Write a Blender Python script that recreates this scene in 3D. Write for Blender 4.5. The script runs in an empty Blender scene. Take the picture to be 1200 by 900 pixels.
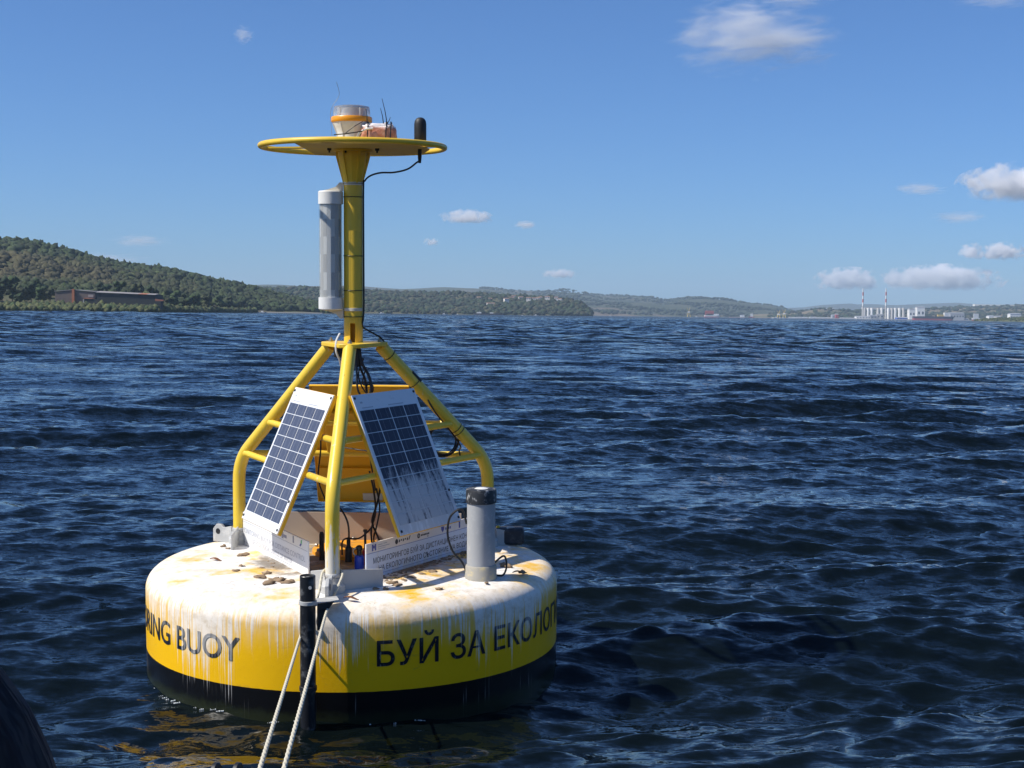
import bpy, bmesh, math, random
import numpy as np
from mathutils import Vector, Matrix
R = math.radians
rnd = random.Random(7)
nrs = np.random.RandomState(11)
sc = bpy.context.scene
col = sc.collection

# ------------------------------------------------------------------ camera, world, sun, exposure
FPX, ROLL, PITCH, CAMH = 1748.09, 0.0128, -0.0467, 1.4415      # focal length in photo pixels (1200 wide)
cd = bpy.data.cameras.new('camera')
cam = bpy.data.objects.new('camera', cd); col.objects.link(cam)
cd.sensor_width = 36.0; cd.lens = FPX/1200*36.0
cd.clip_start = 0.05; cd.clip_end = 60000
cam.matrix_world = Matrix.Translation((0, 0, CAMH)) @ Matrix.Rotation(math.pi/2+PITCH, 4, 'X') @ Matrix.Rotation(ROLL, 4, 'Z')
sc.camera = cam

SUN_AZ, SUN_EL = R(-73), R(48)      # azimuth from the direction towards the camera, left is negative
sdir = Vector((math.sin(SUN_AZ)*math.cos(SUN_EL), -math.cos(SUN_AZ)*math.cos(SUN_EL), math.sin(SUN_EL)))
w = bpy.data.worlds.new('World'); sc.world = w; w.use_nodes = True
wt = w.node_tree; bg = wt.nodes['Background']
sky = wt.nodes.new('ShaderNodeTexSky'); sky.sky_type = 'NISHITA'; sky.sun_disc = False
sky.sun_elevation = SUN_EL; sky.sun_rotation = math.atan2(sdir.x, sdir.y)
sky.altitude = 0; sky.air_density = 0.8; sky.dust_density = 0.5; sky.ozone_density = 6.0
wb = wt.nodes.new('ShaderNodeMix'); wb.data_type = 'RGBA'; wb.blend_type = 'MULTIPLY'; wb.inputs[0].default_value = 1
wb.inputs[7].default_value = (.71, .985, 1.29, 1)          # the photograph's cool white balance
wt.links.new(sky.outputs[0], wb.inputs[6]); wt.links.new(wb.outputs[2], bg.inputs[0]); bg.inputs[1].default_value = 0.088
sd = bpy.data.lights.new('sun', 'SUN'); sd.energy = 5.0; sd.angle = R(0.5); sd.color = (1, .95, .86)
so = bpy.data.objects.new('sun', sd); col.objects.link(so)
so.rotation_euler = (-sdir).to_track_quat('-Z', 'Y').to_euler(); so.location = (-8, -3, 10)
sc.view_settings.view_transform = 'Standard'; sc.view_settings.look = 'None'
sc.view_settings.exposure = 0.15; sc.view_settings.gamma = 1.0
sc.cycles.use_denoising = True
sc.cycles.max_bounces = 10; sc.cycles.volume_bounces = 8; sc.cycles.transparent_max_bounces = 12

# ------------------------------------------------------------------ pixel helpers (a pixel gives a direction only)
def ray(px, py):
    du, dv = px-600, py-450
    cr, sr = math.cos(ROLL), math.sin(ROLL)
    u = du*cr+dv*sr; v = -du*sr+dv*cr
    c, s = math.cos(PITCH), math.sin(PITCH)
    x, z = u/FPX, -v/FPX
    return Vector((x, c-z*s, s+z*c))
def at(px, py, dist):                 # world point seen at a pixel, dist metres ahead
    d = ray(px, py); return Vector((0, 0, CAMH))+d*(dist/d.y)
def hor(x): return 368.3+(x-600)*ROLL
BX, BY, LX, LY = -0.6309, 6.0485, 0.0345, -0.0067
BM = Matrix.Translation((BX, BY, 0)) @ Matrix.Rotation(LY, 4, 'Y') @ Matrix.Rotation(LX, 4, 'X')
BMI = BM.inverted()
def L(px, py, y=0.0):                 # buoy-local point seen at a pixel, on the local plane y
    o = BMI @ Vector((0, 0, CAMH)); d = BMI.to_3x3() @ ray(px, py)
    return o+d*((y-o.y)/d.y)
def LZ(px, py, z):
    o = BMI @ Vector((0, 0, CAMH)); d = BMI.to_3x3() @ ray(px, py)
    return o+d*((z-o.z)/d.z)

# ------------------------------------------------------------------ materials
def mat(name, color=(.5, .5, .5), rough=.5, metal=0.0, **kw):
    m = bpy.data.materials.new(name); m.use_nodes = True
    b = m.node_tree.nodes['Principled BSDF']
    b.inputs['Base Color'].default_value = (*color, 1); b.inputs['Roughness'].default_value = rough
    b.inputs['Metallic'].default_value = metal
    for k, v in kw.items(): b.inputs[k].default_value = v
    return m
class NT:
    def __init__(s, m): s.t = m.node_tree; s.n = s.t.nodes
    def add(s, typ, **kw):
        n = s.n.new(typ)
        for k, v in kw.items():
            if hasattr(n, k): setattr(n, k, v)
        return n
    def link(s, a, b): s.t.links.new(a, b)
    def math(s, op, a, b=None, c=None, clamp=False):
        n = s.n.new('ShaderNodeMath'); n.operation = op; n.use_clamp = clamp
        for i, v in enumerate((a, b, c)):
            if v is None: continue
            if hasattr(v, 'is_linked') or hasattr(v, 'links'): s.link(v, n.inputs[i])
            else: n.inputs[i].default_value = v
        return n.outputs[0]
    def noise(s, vec, scale, detail=4, rough=.55, dist=0):
        n = s.n.new('ShaderNodeTexNoise'); n.inputs['Scale'].default_value = scale
        n.inputs['Detail'].default_value = detail; n.inputs['Roughness'].default_value = rough
        n.inputs['Distortion'].default_value = dist
        if vec is not None: s.link(vec, n.inputs['Vector'])
        return n.outputs['Fac']
    def smooth(s, v, a, b):
        n = s.n.new('ShaderNodeMapRange'); n.interpolation_type = 'SMOOTHSTEP'
        s.link(v, n.inputs[0]); n.inputs[1].default_value = a; n.inputs[2].default_value = b
        return n.outputs[0]
    def mix(s, f, a, b):
        n = s.n.new('ShaderNodeMix'); n.data_type = 'RGBA'
        for i, v in ((0, f), (6, a), (7, b)):
            if isinstance(v, (tuple, list)): n.inputs[i].default_value = (*v, 1)
            elif isinstance(v, (int, float)): n.inputs[i].default_value = v
            else: s.link(v, n.inputs[i])
        return n.outputs[2]
    def xyz(s, v):
        n = s.n.new('ShaderNodeSeparateXYZ'); s.link(v, n.inputs[0]); return n.outputs
    def comb(s, x, y, z):
        n = s.n.new('ShaderNodeCombineXYZ')
        for i, v in enumerate((x, y, z)):
            if isinstance(v, (int, float)): n.inputs[i].default_value = v
            else: s.link(v, n.inputs[i])
        return n.outputs[0]
    def objco(s, o=None):
        n = s.n.new('ShaderNodeTexCoord')
        if o: n.object = o
        return n.outputs['Object']
    def bump(s, h, strength=.3, dist=.01):
        n = s.n.new('ShaderNodeBump'); n.inputs['Strength'].default_value = strength
        n.inputs['Distance'].default_value = dist; s.link(h, n.inputs['Height'])
        s.link(n.outputs[0], s.n['Principled BSDF'].inputs['Normal']); return n
    def base(s, c): s.link(c, s.n['Principled BSDF'].inputs['Base Color'])
    def rough(s, c): s.link(c, s.n['Principled BSDF'].inputs['Roughness'])

def worn(name, color, dark, scale=18, rough=.45, amount=.5, metal=0.0, bump=.15, wash=.22):
    m = mat(name, color, rough, metal); t = NT(m); co = t.objco()
    f = t.smooth(t.noise(co, scale, 6, .65), .5, .72)
    f2 = t.noise(co, scale*.23, 3)
    c = t.mix(t.math('MULTIPLY', f, amount), color, dark)
    c = t.mix(t.math('MULTIPLY', f2, wash), c, dark)
    t.base(c); t.rough(t.math('ADD', rough-.1, t.math('MULTIPLY', f2, .25)))
    if bump: t.bump(t.noise(co, scale*6, 3), bump, .002)
    return m

# fouled buoy paint: yellow topsides, black boot top, white guano on deck running down the side
def hull_mat(name, letter=None):
    m = mat(name, (.8, .46, .012), .42, **{'Specular IOR Level': .28}); t = NT(m); co = t.objco(); X, Y, Z = t.xyz(co)
    az = t.math('ARCTAN2', X, t.math('MULTIPLY', Y, -1))
    rad = t.math('SQRT', t.math('ADD', t.math('MULTIPLY', X, X), t.math('MULTIPLY', Y, Y)))
    v1 = t.comb(t.math('MULTIPLY', az, 30.0), t.math('MULTIPLY', Z, 1.6), 0.3)
    v2 = t.comb(t.math('MULTIPLY', az, 75.0), t.math('MULTIPLY', Z, 2.5), 4.3)
    v3 = t.comb(t.math('MULTIPLY', az, 4.0), t.math('MULTIPLY', Z, 2.0), 9.3)
    n1 = t.noise(v1, 1, 3, .6, .3); n2 = t.noise(v2, 1, 2, .6, .2); n3 = t.noise(v3, 1, 2)
    # pale wash below the shoulder plus long thin runs
    h = t.smooth(Z, .12, .42)
    v4 = t.comb(t.math('MULTIPLY', az, 120.0), t.math('MULTIPLY', Z, 2.2), 7.1)
    n4 = t.noise(v4, 1, 3, .6, .15)
    fine_ = t.noise(co, 45, 5, .7)
    s = t.math('ADD', t.math('MULTIPLY', n2, .62), t.math('MULTIPLY', n4, .62))
    s = t.math('ADD', s, t.math('ADD', t.math('MULTIPLY', n3, .85), t.math('MULTIPLY', n1, .34)))
    s = t.math('ADD', s, t.math('MULTIPLY', h, .27))
    run = t.math('MULTIPLY', t.smooth(s, 1.36, 1.52), t.math('ADD', .58, t.math('MULTIPLY', h, .28)))
    wash = t.math('MULTIPLY', t.smooth(t.math('ADD', Z, t.math('ADD', t.math('MULTIPLY', n3, .20), t.math('MULTIPLY', n1, .10))), .38, .62), .42)
    cap = t.math('MULTIPLY', t.smooth(t.math('ADD', Z, t.math('ADD', t.math('MULTIPLY', n2, .05), t.math('ADD', t.math('MULTIPLY', n1, .05), t.math('MULTIPLY', fine_, .05)))), .400, .500), .85)
    streak = t.math('MAXIMUM', t.math('MAXIMUM', run, wash), cap)
    # deck
    d1 = t.noise(co, 9, 7, .65, .3); d2 = t.noise(co, 28, 5, .7); d3 = t.noise(co, 3.2, 3)
    dk = t.smooth(t.math('ADD', t.math('ADD', t.math('MULTIPLY', d1, .7), t.math('MULTIPLY', d2, .35)), t.math('MULTIPLY', d3, .7)), .66, .92)
    deckmask = t.smooth(Z, .395, .432)
    deckw = t.math('MULTIPLY', dk, t.smooth(rad, .97, .62))
    deckw = t.math('ADD', t.math('MULTIPLY', dk, .55), t.math('MULTIPLY', deckw, .43))
    white = t.math('ADD', t.math('MULTIPLY', streak, t.math('SUBTRACT', 1.0, deckmask)), t.math('MULTIPLY', deckw, deckmask), clamp=True)
    if letter is None:
        yel = t.mix(t.math('MULTIPLY', d1, .35), (.92, .52, .004), (.76, .40, .006))
        edge = t.math('ADD', Z, t.math('MULTIPLY', t.noise(co, 40, 2), .002))
        scuff = t.smooth(t.noise(t.comb(t.math('MULTIPLY', az, 9.0), t.math('MULTIPLY', Z, 26.0), 3.0), 1, 6, .7, .6), .60, .70)
        yel = t.mix(t.math('MULTIPLY', scuff, .40), yel, (.42, .24, .05))
        paint = t.mix(t.smooth(edge, .1255, .1275), (.004, .0042, .005), yel)
    else:
        paint = letter
    ww = t.mix(t.smooth(d2, .4, .75), (.86, .85, .83), (.60, .56, .50))
    c = t.mix(white if letter is None else t.math('MULTIPLY', white, .55), paint, ww)
    # brown grime specks on deck
    sp = t.math('MULTIPLY', t.smooth(t.noise(co, 55, 4, .7), .62, .74), deckmask)
    c = t.mix(t.math('MULTIPLY', sp, .6), c, (.16, .12, .08))
    inner = t.smooth(rad, .46, .30)  # deck dirt thickened inside the tripod, which also paints in its shade
    dirt = t.math('MULTIPLY', t.smooth(t.math('ADD', t.noise(co, 5, 6, .7, .5), t.math('MULTIPLY', inner, .22)), .54, .74), deckmask)
    dirt = t.math('MULTIPLY', dirt, t.smooth(rad, .78, .35))
    c = t.mix(t.math('MULTIPLY', dirt, .8), c, (.13, .095, .06))
    if letter is not None:        # flaking letters
        fl = t.smooth(t.math('ADD', t.math('MULTIPLY', n2, .7), t.math('MULTIPLY', t.noise(co, 60, 3), .6)), .72, .86)
        c = t.mix(t.math('MULTIPLY', fl, .35), c, (.42, .40, .34))
    t.base(c)
    if letter is None:        # weed and scum just above the water
        slime = t.math('MULTIPLY', t.smooth(t.math('ADD', Z, t.math('MULTIPLY', t.noise(co, 24, 5, .7), .06)), .095, .055), .85)
        c = t.mix(slime, c, (.020, .026, .012)); t.base(c)
    t.rough(t.math('ADD', .33, t.math('MULTIPLY', white, .45)))
    t.bump(t.math('ADD', t.math('MULTIPLY', d2, .6), white), .35, .003)
    return m

M = {}
M['hull'] = hull_mat('fouled_buoy_paint')
M['letters'] = hull_mat('faded_hull_lettering', (.009, .012, .020))
M['yellow'] = worn('yellow_paint', (.84, .54, .035), (.58, .38, .06), 14, .38, .35)
M['tray'] = worn('yellow_tray_paint', (.80, .44, .010), (.5, .3, .03), 10, .45, .3)
M['galv'] = worn('galvanised_steel', (.42, .42, .41), (.68, .66, .62), 16, .6, .8, .15, .4)
M['pvc'] = worn('grey_pvc', (.36, .37, .38), (.52, .52, .51), 30, .55, .6)
M['rubber'] = worn('black_rubber', (.012, .013, .015), (.05, .05, .05), 25, .5, .4, wash=.05)
M['cable'] = mat('black_cable', (.012, .012, .013), .4)
M['steel'] = mat('dull_steel', (.35, .34, .32), .45, .8)
M['white'] = worn('white_plastic', (.78, .77, .74), (.5, .48, .44), 20, .45, .3)
M['cream'] = worn('cream_plastic', (.70, .64, .52), (.5, .45, .36), 20, .5, .3)
M['orange'] = mat('orange_plastic', (.85, .33, .01), .35, **{'Subsurface Weight': .1})
M['lens'] = mat('clear_lens', (.75, .80, .85), .12, **{'Transmission Weight': .75, 'IOR': 1.45})
M['blue'] = mat('blue_plastic', (.012, .05, .42), .4)
M['red'] = mat('red_plastic', (.4, .015, .02), .4)
M['rope'] = worn('rope_fibre', (.62, .57, .44), (.38, .34, .26), 120, .85, .6)
M['ink'] = mat('sign_ink', (.045, .045, .055), .7)
M['inkfaint'] = mat('sunbleached_ink', (.42, .43, .47), .7)
M['inkblue'] = mat('blue_logo_ink', (.10, .11, .34), .7)
M['inkgreen'] = mat('green_logo_ink', (.18, .5, .28), .7)
M['inkgold'] = mat('gold_logo_ink', (.45, .30, .10), .7)
M['sheet'] = mat('panel_backsheet', (.80, .80, .80), .25)
M['guano'] = worn('dropping_clump', (.30, .21, .13), (.12, .08, .05), 60, .9, .8, bump=.6)
M['leafbit'] = mat('dry_leaf', (.22, .09, .035), .8)

# pole / legs: yellow with white encrusted foot on the front leg
def leg_mat(foul):
    m = mat('yellow_leg_paint', (.82, .52, .02), .36); t = NT(m); co = t.objco(); X, Y, Z = t.xyz(co)
    n = t.noise(t.comb(t.math('MULTIPLY', X, 60), t.math('MULTIPLY', Y, 60), t.math('MULTIPLY', Z, 9)), 1, 4, .6)
    f = t.smooth(t.math('ADD', n, t.math('MULTIPLY', t.smooth(Z, .82, .47), .34 if foul else .04)), .66, .76)
    spk = t.smooth(t.noise(co, 60, 5, .7), .60, .72)
    c = t.mix(t.math('MULTIPLY', spk, .25), (.84, .58, .055), (.56, .40, .10))
    chip = t.smooth(t.noise(co, 38, 6, .75), .66, .70)
    c = t.mix(t.math('MULTIPLY', chip, .8), c, (.20, .10, .04))
    c = t.mix(t.math('MULTIPLY', f, .85), c, (.72, .70, .66)); t.base(c)
    t.rough(t.math('ADD', .3, t.math('MULTIPLY', f, .4))); t.bump(t.noise(co, 150, 3), .12, .002)
    return m
M['leg'] = leg_mat(False); M['leg_fouled'] = leg_mat(True)

# ------------------------------------------------------------------ mesh helpers
def finish(name, me, m, parent=None, smooth=False, loc=None, autos=None):
    o = bpy.data.objects.new(name, me); col.objects.link(o)
    if m is not None:
        for mm in (m if isinstance(m, list) else [m]): me.materials.append(mm)
    if parent is not None: o.parent = parent
    if loc is not None: o.location = loc
    if smooth:
        me.polygons.foreach_set('use_smooth', [True]*len(me.polygons))
        if autos: me.set_sharp_from_angle(angle=R(autos))
    return o
class MB:
    def __init__(s): s.v = []; s.f = []
    def quad_grid(s, rows, closed=True, cap0=True, cap1=True):
        b = len(s.v); n = len(rows[0])
        for r in rows: s.v += [tuple(p) for p in r]
        for i in range(len(rows)-1):
            for j in range(n if closed else n-1):
                k = (j+1) % n
                s.f.append((b+i*n+j, b+i*n+k, b+(i+1)*n+k, b+(i+1)*n+j))
        if closed and cap0: s.f.append(tuple(b+j for j in reversed(range(n))))
        if closed and cap1: s.f.append(tuple(b+(len(rows)-1)*n+j for j in range(n)))
        return s
    def box(s, c, d, M3=None):
        M3 = M3 or Matrix.Identity(3); b = len(s.v); c = Vector(c)
        for x in (-1, 1):
            for y in (-1, 1):
                for z in (-1, 1): s.v.append(tuple(c+M3 @ Vector((x*d[0]/2, y*d[1]/2, z*d[2]/2))))
        s.f += [tuple(b+i for i in q) for q in ((0, 1, 3, 2), (4, 6, 7, 5), (0, 4, 5, 1), (2, 3, 7, 6), (0, 2, 6, 4), (1, 5, 7, 3))]
        return s
    def lathe(s, prof, n=32, c=(0, 0, 0), phase=0):
        rows = [[(c[0]+r*math.sin(phase+2*math.pi*k/n), c[1]-r*math.cos(phase+2*math.pi*k/n), c[2]+z) for k in range(n)] for r, z in prof]
        return s.quad_grid(rows)
    def tube(s, pts, r, n=12, caps=True):
        pts = [Vector(p) for p in pts]; rows = []
        rr = r if isinstance(r, (list, tuple)) else [r]*len(pts)
        up = None
        for i, p in enumerate(pts):
            t = (pts[min(i+1, len(pts)-1)]-pts[max(i-1, 0)]).normalized()
            if up is None:
                up = t.orthogonal().normalized()
            up = (up-t*up.dot(t)).normalized(); side = t.cross(up)
            rows.append([p+(up*math.cos(2*math.pi*k/n)+side*math.sin(2*math.pi*k/n))*rr[i] for k in range(n)])
        return s.quad_grid(rows, True, caps, caps)
    def ring(s, c, Rr, r, axis=(0, 0, 1), n=48, m=10, a0=0, a1=2*math.pi):
        q = Vector((0, 0, 1)).rotation_difference(Vector(axis)).to_matrix(); c = Vector(c)
        full = abs(a1-a0-2*math.pi) < 1e-6; rows = []
        N = n if full else n+1
        for i in range(N):
            a = a0+(a1-a0)*i/n; e = Vector((math.cos(a), math.sin(a), 0))
            rows.append([c+q @ (e*(Rr+r*math.cos(2*math.pi*k/m))+Vector((0, 0, r*math.sin(2*math.pi*k/m)))) for k in range(m)])
        if full: rows.append(rows[0])
        return s.quad_grid(rows, True, not full, not full)
    def prism(s, poly, z0, z1, M4=None):
        M4 = M4 or Matrix.Identity(4)
        lo = [M4 @ Vector((x, y, z0)) for x, y in poly]; hi = [M4 @ Vector((x, y, z1)) for x, y in poly]
        return s.quad_grid([lo, hi])
    def mesh(s, name='m'):
        me = bpy.data.meshes.new(name); me.from_pydata(s.v, [], s.f)
        bm = bmesh.new(); bm.from_mesh(me); bmesh.ops.recalc_face_normals(bm, faces=bm.faces); bm.to_mesh(me); bm.free()
        return me
    def build(s, name, m, parent=None, smooth=True, autos=38, loc=None, bevel=0):
        o = finish(name, s.mesh(name), m, parent, smooth, loc, autos)
        if bevel:
            b = o.modifiers.new('bevel', 'BEVEL'); b.width = bevel; b.segments = 2; b.limit_method = 'ANGLE'
        return o
def np_mesh(name, V, F, m, smooth=False, colors=None):
    me = bpy.data.meshes.new(name); V = np.asarray(V, np.float32); F = np.asarray(F, np.int32)
    k = F.shape[1]
    me.vertices.add(len(V)); me.vertices.foreach_set('co', V.ravel())
    me.loops.add(F.size); me.loops.foreach_set('vertex_index', F.ravel())
    me.polygons.add(len(F)); me.polygons.foreach_set('loop_start', np.arange(0, F.size, k, dtype=np.int32))
    me.polygons.foreach_set('loop_total', np.full(len(F), k, np.int32))
    if colors is not None:
        a = me.color_attributes.new('tint', 'FLOAT_COLOR', 'POINT')
        a.data.foreach_set('color', np.concatenate([colors, np.ones((len(colors), 1))], 1).astype(np.float32).ravel())
    me.update(calc_edges=True)
    return finish(name, me, m, None, smooth)
def fillet(pts, rad, n=6):
    pts = [Vector(p) for p in pts]; out = [pts[0]]
    for a, b, c in zip(pts, pts[1:], pts[2:]):
        u = (a-b).normalized(); v = (c-b).normalized()
        p0 = b+u*rad; p1 = b+v*rad
        for i in range(n+1):
            t = i/n; out.append(p0*(1-t)**2+b*2*t*(1-t)+p1*t*t)
    out.append(pts[-1]); return out
def spline(pts, n=8):
    P = [Vector(p) for p in pts]; P = [P[0]*2-P[1]]+P+[P[-1]*2-P[-2]]; out = []
    for i in range(1, len(P)-2):
        p0, p1, p2, p3 = P[i-1:i+3]
        for k in range(n):
            t = k/n
            out.append(.5*((2*p1)+(p2-p0)*t+(2*p0-5*p1+4*p2-p3)*t*t+(3*p1-p0-3*p2+p3)*t**3))
    out.append(P[-2]); return out
def empty(name, loc=(0, 0, 0), parent=None):
    o = bpy.data.objects.new(name, None); col.objects.link(o); o.location = loc; o.empty_display_size = .1
    if parent is not None: o.parent = parent
    return o
def tag(o, label=None, cat=None, group=None, kind=None):
    if label: o['label'] = label
    if cat: o['category'] = cat
    if group: o['group'] = group
    if kind: o['kind'] = kind
    return o
def text_verts(s, height, bold=0.0):
    """flat triangles of a text with cap height scaled to `height`; x from 0"""
    c = bpy.data.curves.new('t', 'FONT'); c.body = s; c.size = 1.0; c.offset = bold; c.resolution_u = 4
    o = bpy.data.objects.new('t', c); col.objects.link(o)
    bpy.context.view_layer.update()
    me = o.evaluated_get(bpy.context.evaluated_depsgraph_get()).to_mesh()
    V = [v.co.copy() for v in me.vertices]; F = [tuple(p.vertices) for p in me.polygons]
    o.evaluated_get(bpy.context.evaluated_depsgraph_get()).to_mesh_clear()
    bpy.data.objects.remove(o); bpy.data.curves.remove(c)
    k = height/.727
    return [Vector((v.x*k, v.y*k, 0)) for v in V], F

# ------------------------------------------------------------------ sea: one sheet to the horizon with real waves
def build_sea():
    fine = np.linspace(-R(31), R(31), 960)
    coarse = np.linspace(R(31), 2*math.pi-R(31), 76)[1:-1]
    az = np.concatenate([fine, coarse]); nc = len(az)
    rr = [0.4]
    while rr[-1] < 24000:
        r = rr[-1]
        k = .09 if r < 3.6 else .0044 if r < 40 else .0075 if r < 250 else .014 if r < 1200 else .09
        rr.append(r*(1+k))
    rr = np.array(rr); nr = len(rr)
    A, Rr = np.meshgrid(az, rr)
    X = (np.sin(A)*Rr).astype(np.float32).ravel(); Y = (np.cos(A)*Rr).astype(np.float32).ravel()
    dr = np.gradient(rr)
    DR = np.repeat(np.maximum(dr, rr*.0011), nc).astype(np.float32)
    DR[np.tile(np.abs(np.where(az > math.pi, az-2*math.pi, az)) > R(31.05), nr)] = 9
    RR = np.repeat(rr, nc)
    Z = np.zeros_like(X); DX = np.zeros_like(X); DY = np.zeros_like(X)
    g = np.random.RandomState(5)
    # slow envelope so that the chop comes in groups
    env = np.zeros_like(X)
    for i in range(7):
        l = 7*1.5**i*.6; th = g.uniform(0, 2*math.pi); env += np.sin((X*math.cos(th)+Y*math.sin(th))*2*math.pi/l+g.uniform(0, 6.28))
    env = 1+.16*env
    lams = np.concatenate([np.exp(np.linspace(math.log(.11), math.log(3.4), 92)), np.exp(np.linspace(math.log(3.5), math.log(30), 36))])
    for l in lams:
        k = 2*math.pi/l
        spread = .22 if l > 1.2 else .42 if l > .4 else .55
        if l > 3.4: spread = .9
        th = -math.pi/2+.22+g.normal()*spread          # travelling towards the camera, a little to the right
        steep = .056 if l < .33 else .023 if l < 1.2 else .030
        if l > 3.4: steep = .032
        a = steep/k*g.uniform(.6, 1.35)
        kx, ky = k*math.cos(th), k*math.sin(th)
        fade = np.clip((l/DR-2.0)/2.0, 0, 1)
        if l > 3.4: fade = fade*np.clip((13-l/DR)/4, 0, 1)      # long swell only where the mesh cannot carry the chop
        ph = kx*X+ky*Y+g.uniform(0, 6.283)
        amp = a*fade*(env if l < 3 else 1)
        Z += amp*np.cos(ph); s = np.sin(ph)*amp*.85
        DX -= s*math.cos(th); DY -= s*math.sin(th)
    calm = np.clip((RR-1.5)/2.6, .12, 1).astype(np.float32)
    # the hull keeps the chop down right against it
    db = np.sqrt((X-BX)**2+(Y-BY)**2); calm *= np.clip((db-.2)/.9, .6, 1)
    V = np.stack([X+DX*calm, Y+DY*calm, Z*calm+.042], 1)
    i = np.arange(nr-1)[:, None]*nc; j = np.arange(nc)[None]; j2 = (j+1) % nc
    F = np.stack([i+j, i+nc+j, i+nc+j2, i+j2], -1).reshape(-1, 4)[:, ::-1]
    m = mat('lake_water', (.004, .010, .014), .045, **{'IOR': 1.333, 'Specular IOR Level': .5})
    t = NT(m)
    pos = t.add('ShaderNodeNewGeometry').outputs['Position']
    mp = t.add('ShaderNodeMapping'); t.link(pos, mp.inputs[0]); mp.inputs['Scale'].default_value = (.45, 1.0, 1.0); mp.inputs['Rotation'].default_value = (0, 0, .2)
    def slope(scale, detail, amt, lean=0.0):
        n = t.add('ShaderNodeTexNoise'); n.inputs['Scale'].default_value = scale; n.inputs['Detail'].default_value = detail
        n.inputs['Roughness'].default_value = .62; t.link(mp.outputs[0], n.inputs['Vector'])
        v = t.add('ShaderNodeVectorMath', operation='MULTIPLY_ADD'); t.link(n.outputs['Color'], v.inputs[0])
        v.inputs[1].default_value = (amt*.7, amt, 0); v.inputs[2].default_value = (-amt*.35, -amt*.5-lean, 0)
        return v.outputs[0]
    def vadd(a, b):
        v = t.add('ShaderNodeVectorMath', operation='ADD'); t.link(a, v.inputs[0]); t.link(b, v.inputs[1]); return v.outputs[0]
    N = t.add('ShaderNodeNewGeometry').outputs['Normal']
    att = t.add('ShaderNodeAttribute'); att.attribute_name = 'lost'
    far = t.add('ShaderNodeVectorMath', operation='SCALE'); t.link(slope(1.7, 5, 2.2, .12), far.inputs[0]); t.link(att.outputs['Fac'], far.inputs['Scale'])
    nn = vadd(vadd(N, vadd(slope(4.5, 4, .46), vadd(slope(12, 4, 1.0), slope(40, 2, .6)))), far.outputs[0])
    nz = t.add('ShaderNodeVectorMath', operation='NORMALIZE'); t.link(nn, nz.inputs[0])
    t.link(nz.outputs[0], t.n['Principled BSDF'].inputs['Normal'])
    o = np_mesh('water', V, F, m, True)
    lost = np.clip((DR-.05)/.6, 0, 1)
    at_ = o.data.attributes.new('lost', 'FLOAT', 'POINT'); at_.data.foreach_set('value', lost.astype(np.float32))
    # murky olive-blue body colour
    t.base(t.mix(t.noise(pos, .25, 2), (.0018, .0045, .0062), (.0032, .0052, .0042)))
    tag(o, kind='structure')
    return V
SEA = build_sea()

# ------------------------------------------------------------------ the buoy
buoy = empty('monitoring_buoy', (BX, BY, 0)); buoy.rotation_euler = (LX, LY, 0)
tag(buoy, 'round yellow environmental monitoring buoy with tripod mast and solar panels', 'buoy')
TH = -0.022
DECK = .44
def pol(az, r, z): return Vector((r*math.sin(az), -r*math.cos(az), z))
# hull
prof = [(.02, -.34), (.70, -.34), (.80, -.26), (.824, -.18), (.825, .1), (.826, .2)]
prof += [(.826-.082*(1-math.cos(a)), .356+.075*math.sin(a)) for a in [i*math.pi/2/9 for i in range(10)]]
prof += [(.70, .436), (.6, .4395), (.4, .443), (.2, .445), (.02, .445)]
hull = MB().lathe(prof, 144).build('hull', M['hull'], buoy, True, 60)
def wrap_text(s, height, az0, z0, align, width=None, bold=.011):
    V, F = text_verts(s, height, bold)
    x0 = min(v.x for v in V); x1 = max(v.x for v in V)
    k = (width/(x1-x0)) if width else 1.0
    out = []
    for v in V:
        x = (v.x-x0)*k if align == 'L' else (v.x-x1)*k
        a = az0+x/.825
        out.append(pol(a, .8278, z0+v.y))
    iv_ = sorted((min(V[i].x for i in f), max(V[i].x for i in f), q) for q, f in enumerate(F)); words = []; end = -9
    for x_a, x_b, q in iv_:                 # one part for each painted word
        if x_a-end > height*.2: words.append([])
        words[-1].append(q); end = max(end, x_b)
    for wd in words:
        ids = sorted({i for q in wd for i in F[q]}); ix = {i: n for n, i in enumerate(ids)}
        mb = MB(); mb.v = [tuple(out[i]) for i in ids]; mb.f = [tuple(ix[i] for i in F[q]) for q in wd]
        finish('lettering', mb.mesh(), M['letters'], hull)
def text_w(s, height): V, F = text_verts(s, height); return max(v.x for v in V)-min(v.x for v in V)
kB = .3225/text_w('BUOY', .09)
wrap_text('MONITORING BUOY', .09, R(-23.4), .217, 'R', text_w('MONITORING BUOY', .09)*kB)
RT = 'БУЙ ЗА ЕКОЛОГИЧЕН МОНИТОРИНГ'
kR = R(32.9)*.825/(text_w('БУЙ ЗА Е', .09)-text_w('Е', .09))
wrap_text(RT, .09, R(11.6), .217, 'L', text_w(RT, .09)*kR)

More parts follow.
